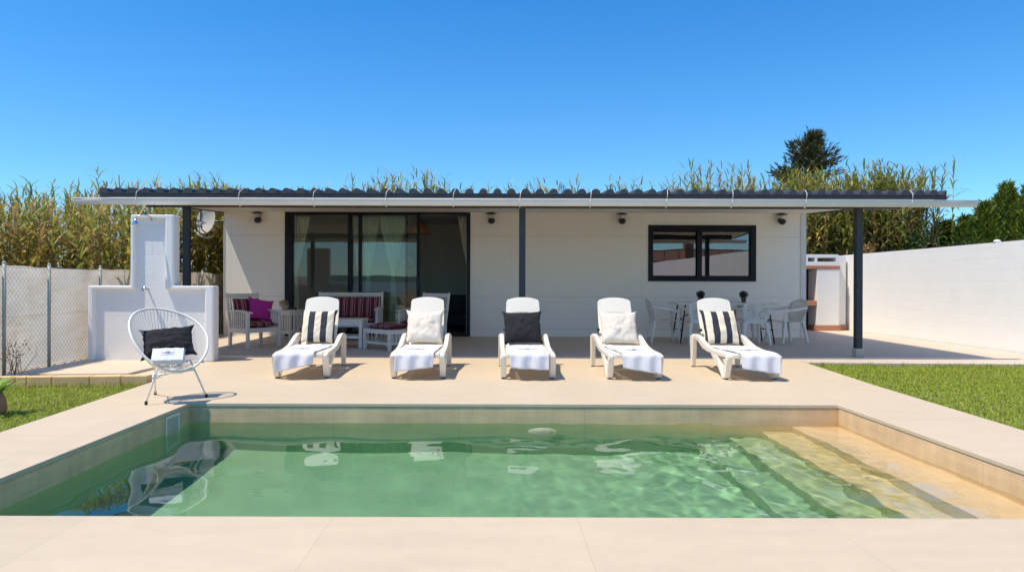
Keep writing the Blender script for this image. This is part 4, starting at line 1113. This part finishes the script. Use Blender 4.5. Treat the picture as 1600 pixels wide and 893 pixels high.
def make_chair(label, loc, rz):
    t_ = thing('plastic_chair', label, 'chair', loc, rz, 'white plastic garden chairs around the table')
    for s in (-1, 1):
        q = MB(); q.beam((s * .235, -.225, .43), (s * .262, -.275, .0), .075, .05, (0, 1, 0), (.042, .032)); P('leg', q, 'plastic2', t_, bevel=.010)
        q = MB(); q.beam((s * .205, .20, .43), (s * .25, .285, .0), .07, .05, (0, 1, 0), (.040, .032)); P('leg', q, 'plastic2', t_, bevel=.010)
        q = MB(); q.tube([(s * .235, .285, .70), (s * .275, .20, .685), (s * .295, .05, .665), (s * .295, -.10, .650), (s * .285, -.20, .625), (s * .268, -.245, .56), (s * .250, -.245, .48), (s * .238, -.232, .42)],
                         [.022, .026, .028, .028, .027, .026, .025, .025], 10, flat=.55, up=(s, 0, 0.01)); P('armrest', q, 'plastic2', t_)
    q = MB()
    def sf_(u, v):
        a, b2 = 2 * u - 1, 2 * v - 1; return (a * (.245 - .02 * b2), b2 * .235, .435 - .022 * (1 - a * a) * (1 - b2 * b2) - .012 * b2 - (.02 if v < .04 else 0))
    q.grid(sf_, 16, 16); P('seat', q, 'plastic2', t_, solid=.012, bevel=.003)
    q = MB()
    def bf(u, v):
        a = 2 * u - 1; top = .43 * (1 - .20 * abs(a) ** 2.6); z = .42 + top * v
        W_ = .19 + .075 * math.sin(min(1, v * 1.05) * PI * .62)
        return (a * W_, .205 + .125 * v - .055 * a * a * (.4 + .6 * v), z)
    def kp(u, v):
        x = abs(2 * u - 1)
        if x < .07 or x > .74 or v < .18 or v > .88: return True
        f_ = ((v * .43 - .115 * x) / .042) % 1.0
        return f_ > .42
    q.grid(bf, 44, 84, kp); P('backrest', q, 'plastic2', t_, solid=.010)
    return t_
ch = make_chair('plastic chair at left end of table, turned sideways', (3.36, 13.42, 0), R(90))
dup(ch, (3.93, 12.98, 0), R(180), 'plastic chair mostly hidden behind rightmost lounger back')
dup(ch, (4.92, 12.95, 0), R(182), 'plastic chair with its slotted back towards the pool')
dup(ch, (5.04, 14.10, 0), R(2), 'plastic chair on the wall side of the table')
dup(ch, (5.74, 13.30, 0), R(-76), 'plastic chair at right end of table by house corner')

# ------------------------------------------------------------------ pool fittings
sk = thing('pool_skimmer', 'white framed skimmer opening in left pool wall', 'skimmer', (PX0, 6.15, -.17))
q = MB(); fx = .012
for a in ((-.13, -.13, .13, -.105), (-.13, .105, .13, .13), (-.13, -.105, -.11, .105), (.11, -.105, .13, .105)): q.box((0.001, a[0], a[1]), (fx, a[2], a[3]))
P('frame', q, 'plastic', sk, bevel=.003)
q = MB(); q.box((.001, -.11, -.105), (.006, .11, .105)); P('flap', q, 'dish', sk)
pl_ = thing('pool_light', 'round white underwater lamp on far pool wall', 'pool light', ((848 - 768) / 1067 * 6.5, PY1, -.50))
q = MB(); q.lathe([(.14, -.002), (.145, -.02), (.12, -.035), (.10, -.04)], (0, 0, 0), 32, axis='y'); P('trim_ring', q, 'plastic', pl_)
q = MB(); q.lathe([(.098, -.042), (.06, -.05), (.001, -.053)], (0, 0, 0), 24, axis='y'); P('lens', q, 'led', pl_)
for o in list(sk.children) + list(pl_.children): o.cycles.is_caustics_receiver = True

# ------------------------------------------------------------------ plants
def reeds(name, label, zones, seed, mixp=(.5, .3, .2)):
    rr = random.Random(seed); q = MB()
    for (x0, x1, y0, y1, n, hmin, hmax, zlow) in zones:
        for i in range(n):
            x = rr.uniform(x0, x1); y = rr.uniform(y0, y1)
            cl = noise.noise((x * .9, y * .9, seed)); h = hmin + (hmax - hmin) * min(1, max(0, rr.random() * .65 + .35 * (cl + .5)))
            lx, ly = rr.gauss(0, .10), rr.gauss(0, .10)
            dry = rr.random()
            def at_(t): return Vector((x + lx * t * t * h * .5, y + ly * t * t * h * .5, -.08 + h * t))
            q.cur = 3; r0 = rr.uniform(.008, .013)
            q.tube([at_(0), at_(.35), at_(.7), at_(.93)], [r0, r0 * .9, r0 * .6, .003], 3, smooth=False)
            nl = int((1 - zlow) * h * rr.uniform(8.5, 11)); a0 = rr.uniform(0, 6)
            for k in range(nl):
                t = zlow + (1 - zlow) * (k + rr.random() * .6) / nl
                if t > .985: t = .985
                p = at_(t); a = a0 + (k % 2) * PI + rr.gauss(0, .7)
                L__ = rr.uniform(.32, .68) * (1 - .45 * max(0, t - .75) / .25); wd = rr.uniform(.016, .032) * (1 - .4 * max(0, t - .8) / .2)
                el = rr.uniform(.35, 1.15) + (.35 if t > .85 else 0)
                droop = rr.uniform(.3, 1.5)
                rm = rr.random(); gthr = mixp[0] * (.55 + .7 * t)
                if dry > .86: q.cur = 2
                elif rm < gthr: q.cur = 0
                elif rm < gthr + mixp[1]: q.cur = 1
                else: q.cur = 2
                hx, hy = math.cos(a), math.sin(a); V = []; cur = p.copy(); e_ = el
                prof_ = (.7, 1.0, .75, .0)
                for j in range(4):
                    ww = wd * prof_[j]
                    if j < 3: V += [cur + Vector((-hy * ww, hx * ww, 0)), cur + Vector((hy * ww, -hx * ww, 0))]
                    else: V += [cur.copy()]
                    st_ = L__ / 3; cur = cur + Vector((hx * math.cos(e_) * st_, hy * math.cos(e_) * st_, math.sin(e_) * st_)); e_ -= droop / 2
                q.add(V, [(0, 1, 3, 2), (2, 3, 5, 4), (4, 5, 6)])
    o = P(name, q, ['reed_green', 'reed_yellow', 'reed_dry', 'reed_stalk']); tag(o, label, 'reeds', kind='stuff'); return o
reeds('reed_thicket', 'dense yellow green reed thicket behind the left fence',
      [(-14, -6.7, 11.2, 13.6, 360, 2.2, 2.75, .3), (-15, -6.7, 13.6, 16.5, 340, 2.6, 3.3, .4), (-17, -6.6, 16.5, 20, 200, 3.1, 4.1, .55), (-7.6, -5.95, 15.2, 19, 150, 2.9, 3.8, .15), (-5.9, -4.6, 18.9, 21, 60, 3.3, 4.1, .4)], 21, (.46, .38, .16))
reeds('reed_thicket', 'line of reed tips rising behind the house roof',
      [(-4.6, 7.6, 19.0, 21.5, 270, 3.5, 4.4, .6), (5.6, 8.2, 19.0, 21.5, 70, 4.0, 4.85, .5), (-3.5, -1.8, 19, 21.5, 34, 4.0, 4.7, .6)], 22, (.45, .3, .25))
reeds('reed_thicket', 'tall pale green reed clump over barbecue and right wall',
      [(8.4, 12.3, 18.2, 21.0, 420, 3.6, 4.75, .25), (7.9, 11.0, 17.9, 19.0, 120, 2.6, 3.8, .15), (12.2, 14.6, 18.5, 21.0, 100, 2.5, 3.2, .3)], 23, (.72, .22, .06))
# dark conifer
def conifer(loc, h, seed):
    t_ = thing('conifer_tree', 'dark ragged conifer with leaning tip above roof right end', 'tree', loc); rr = random.Random(seed)
    tip = Vector((.35, 0, h)); q = MB()
    tk = [Vector((0, 0, -.1)), Vector((.05, 0, h * .35)), Vector((.0, .05, h * .65)), Vector((.15, 0, h * .85)), tip]
    def tr(t):
        s = t * 4; i = min(3, int(s)); return tk[i].lerp(tk[i + 1], s - i)
    q.tube(tk, [.16, .12, .08, .04, .01], 8)
    g_ = MB()
    for k in range(150):
        t = .30 + .69 * (k / 150) ** .8; p = tr(t); a = rr.uniform(0, 2 * PI)
        ln = (1.15 * (1 - t) ** .16 + .10) * rr.uniform(.5, 1.15) if t < .82 else rr.uniform(.25, .5)
        el = rr.uniform(.15, .7) + (.4 if t > .8 else 0); d_ = Vector((math.cos(a) * math.cos(el), math.sin(a) * math.cos(el), math.sin(el)))
        pe = p + d_ * ln; q.tube([p, p.lerp(pe, .5) + Vector((0, 0, -.03)), pe], [.022, .013, .004], 4)
        for j in range(int(10 + ln * 18)):
            s = .25 + .8 * rr.random() ; c = p.lerp(pe, s) + Vector((rr.gauss(0, .07), rr.gauss(0, .07), rr.gauss(0, .05) + .03))
            dd = (d_ + Vector((rr.gauss(0, .45), rr.gauss(0, .45), rr.gauss(0, .25) + .25))).normalized()
            for m__ in range(6):
                ax = (dd + Vector((rr.gauss(0, .3), rr.gauss(0, .3), rr.gauss(0, .3)))).normalized(); sd = ax.cross(Vector((rr.gauss(0, 1), rr.gauss(0, 1), rr.gauss(0, 1)))).normalized()
                c2 = c + dd * m__ * .022; L__ = rr.uniform(.07, .14); g_.add([c2 - sd * .010, c2 + sd * .010, c2 + ax * L__ + sd * .012, c2 + ax * L__ * 1.08], [(0, 1, 2, 3)])
    P('trunk', q, 'twig', t_); P('crown', g_, 'pine', t_); return t_
conifer((9.85, 21.8, 0), 5.65, 31)
def cypress(loc, h, r_, seed, label, n=3800):
    t_ = thing('cypress_tree', label, 'tree', loc, 0, 'cypress trees beyond the right wall'); rr = random.Random(seed)
    q = MB(); q.tube([(0, 0, -.1), (0, 0, h * .5), (0, 0, h * .92)], [.09, .05, .01], 7); P('trunk', q, 'twig', t_)
    g_ = MB()
    for i in range(n):
        t = rr.random() ** .8; z = h * (.06 + .94 * t); a = rr.uniform(0, 2 * PI)
        prof_ = (1 - t ** 2.2) ** .8 * (.85 + .3 * noise.noise((math.cos(a) * 1.5 + seed, math.sin(a) * 1.5, z * 1.4)))
        rad = r_ * max(.03, prof_) * (rr.random() ** .45); p = Vector((rad * math.cos(a), rad * math.sin(a), z))
        out_ = Vector((math.cos(a), math.sin(a), 0)); dd = (out_ * rr.uniform(.25, .8) + Vector((rr.gauss(0, .2), rr.gauss(0, .2), 1))).normalized()
        g_.cur = 1 if rr.random() < .30 else 0
        Ls = rr.uniform(.10, .24)
        for m__ in range(5):
            ax = (dd + Vector((rr.gauss(0, .38), rr.gauss(0, .38), rr.gauss(0, .2)))).normalized(); sd = ax.cross(Vector((rr.gauss(0, 1), rr.gauss(0, 1), .3))).normalized()
            c2 = p + dd * Ls * m__ * .18; L__ = Ls * rr.uniform(.35, .7); w3 = L__ * .13
            g_.add([c2, c2 + ax * L__ * .5 + sd * w3, c2 + ax * L__, c2 + ax * L__ * .5 - sd * w3], [(0, 1, 2, 3)])
    P('crown', g_, ['cypress', 'cypress2'], t_); return t_
for i, (px, Y, ytop, r_, lab) in enumerate(((1478, 18.5, 352, .75, 'lowest cypress, just right of the reed clump'), (1508, 18.0, 345, .7, 'second cypress from the reed clump over the wall'),
        (1538, 18.0, 322, .75, 'third cypress along the wall, mid height'), (1572, 18.0, 292, .8, 'tall cypress beyond the wall near the right photo edge'),
        (1612, 17.5, 290, .85, 'rightmost cypress, cut by the right photo edge'))):
    cypress(((px - 768) / 1067 * Y, Y, 0), 1.15 + (442 + (800 - px) * -.003 * 0 - ytop) / 1067 * Y, r_, 40 + i, lab)
def shrub(loc, h, r_, seed, label, mat='shrub', n=2600, size=.10):
    t_ = thing('shrub', label, 'shrub', loc); rr = random.Random(seed); q = MB(); g_ = MB()
    for k in range(9):
        a = rr.uniform(0, 6.28); e_ = Vector((math.cos(a) * r_ * .7, math.sin(a) * r_ * .7, h * rr.uniform(.6, .95))); q.tube([(0, 0, -.1), e_ * .5 + Vector((0, 0, .1)), e_], [.025, .015, .004], 5)
    for k in range(16):
        a = rr.uniform(0, 6.28); rad = r_ * rr.random() ** .5; z = h * rr.uniform(.3, .85)
        leaves(g_, (math.cos(a) * rad * .8, math.sin(a) * rad * .8, z), r_ * rr.uniform(.3, .5), n // 16, size, rr, .8, .2, .2)
    P('stems', q, 'twig', t_); P('foliage', g_, mat, t_)
shrub((10.9, 17.9, 0), 2.9, .9, 61, 'dark green shrub above the wall below the reed clump')
shrub((12.0, 17.6, 0), 2.7, .8, 62, 'dark green shrub above the wall, left of the cypresses')
shrub((9.6, 18.0, 0), 2.45, .4, 63, 'withered brown shrub above the wall beside the post', 'reed_dry', 1100, .08)
# small garden plant at the left edge
gp = thing('garden_plant', 'broad leaved little plant on stubby trunk at left edge', 'plant', (-4.41, 6.10, -.04))
q = MB(); q.lathe([(.05, 0), (.07, .05), (.06, .14), (.035, .2)], (-.0, 0, 0), 12); P('trunk', q, 'terracotta', gp)
g_ = MB(); rr = random.Random(8)
for k in range(12):
    a = k * 2.4; L__ = rr.uniform(.20, .32); hx, hy = math.cos(a), math.sin(a); cur = Vector((0, 0, .18)); e_ = rr.uniform(.6, 1.2); V = []
    for j in range(5):
        ww = .03 * (.5, .9, 1, .7, 0)[j]; V += [cur + Vector((-hy * ww, hx * ww, .006)), cur + Vector((hy * ww, -hx * ww, .006))]
        cur = cur + Vector((hx * math.cos(e_), hy * math.cos(e_), math.sin(e_))) * L__ / 4; e_ -= .3
    g_.add(V, [(0, 1, 3, 2), (2, 3, 5, 4), (4, 5, 7, 6), (6, 7, 9, 8)])
P('foliage', g_, 'succulent', gp)
tg = MB(); rr = random.Random(12)
for k in range(14):
    y = 8.55 + rr.gauss(0, .1); z1 = rr.uniform(.15, .5); tg.tube([(-6.02, y, -.02), (-6.0 + rr.gauss(0, .03), y + rr.gauss(0, .08), z1 * .6), (-5.98 + rr.gauss(0, .06), y + rr.gauss(0, .14), z1)], [.004, .003, .001], 4)
leaves(tg, (-5.98, 8.55, .25), .16, 90, .04, rr, 1.3, .3, .1)
tag(P('dry_vine', tg, 'reed_dry'), 'dry twiggy vine climbing the fence at far left', 'vine')
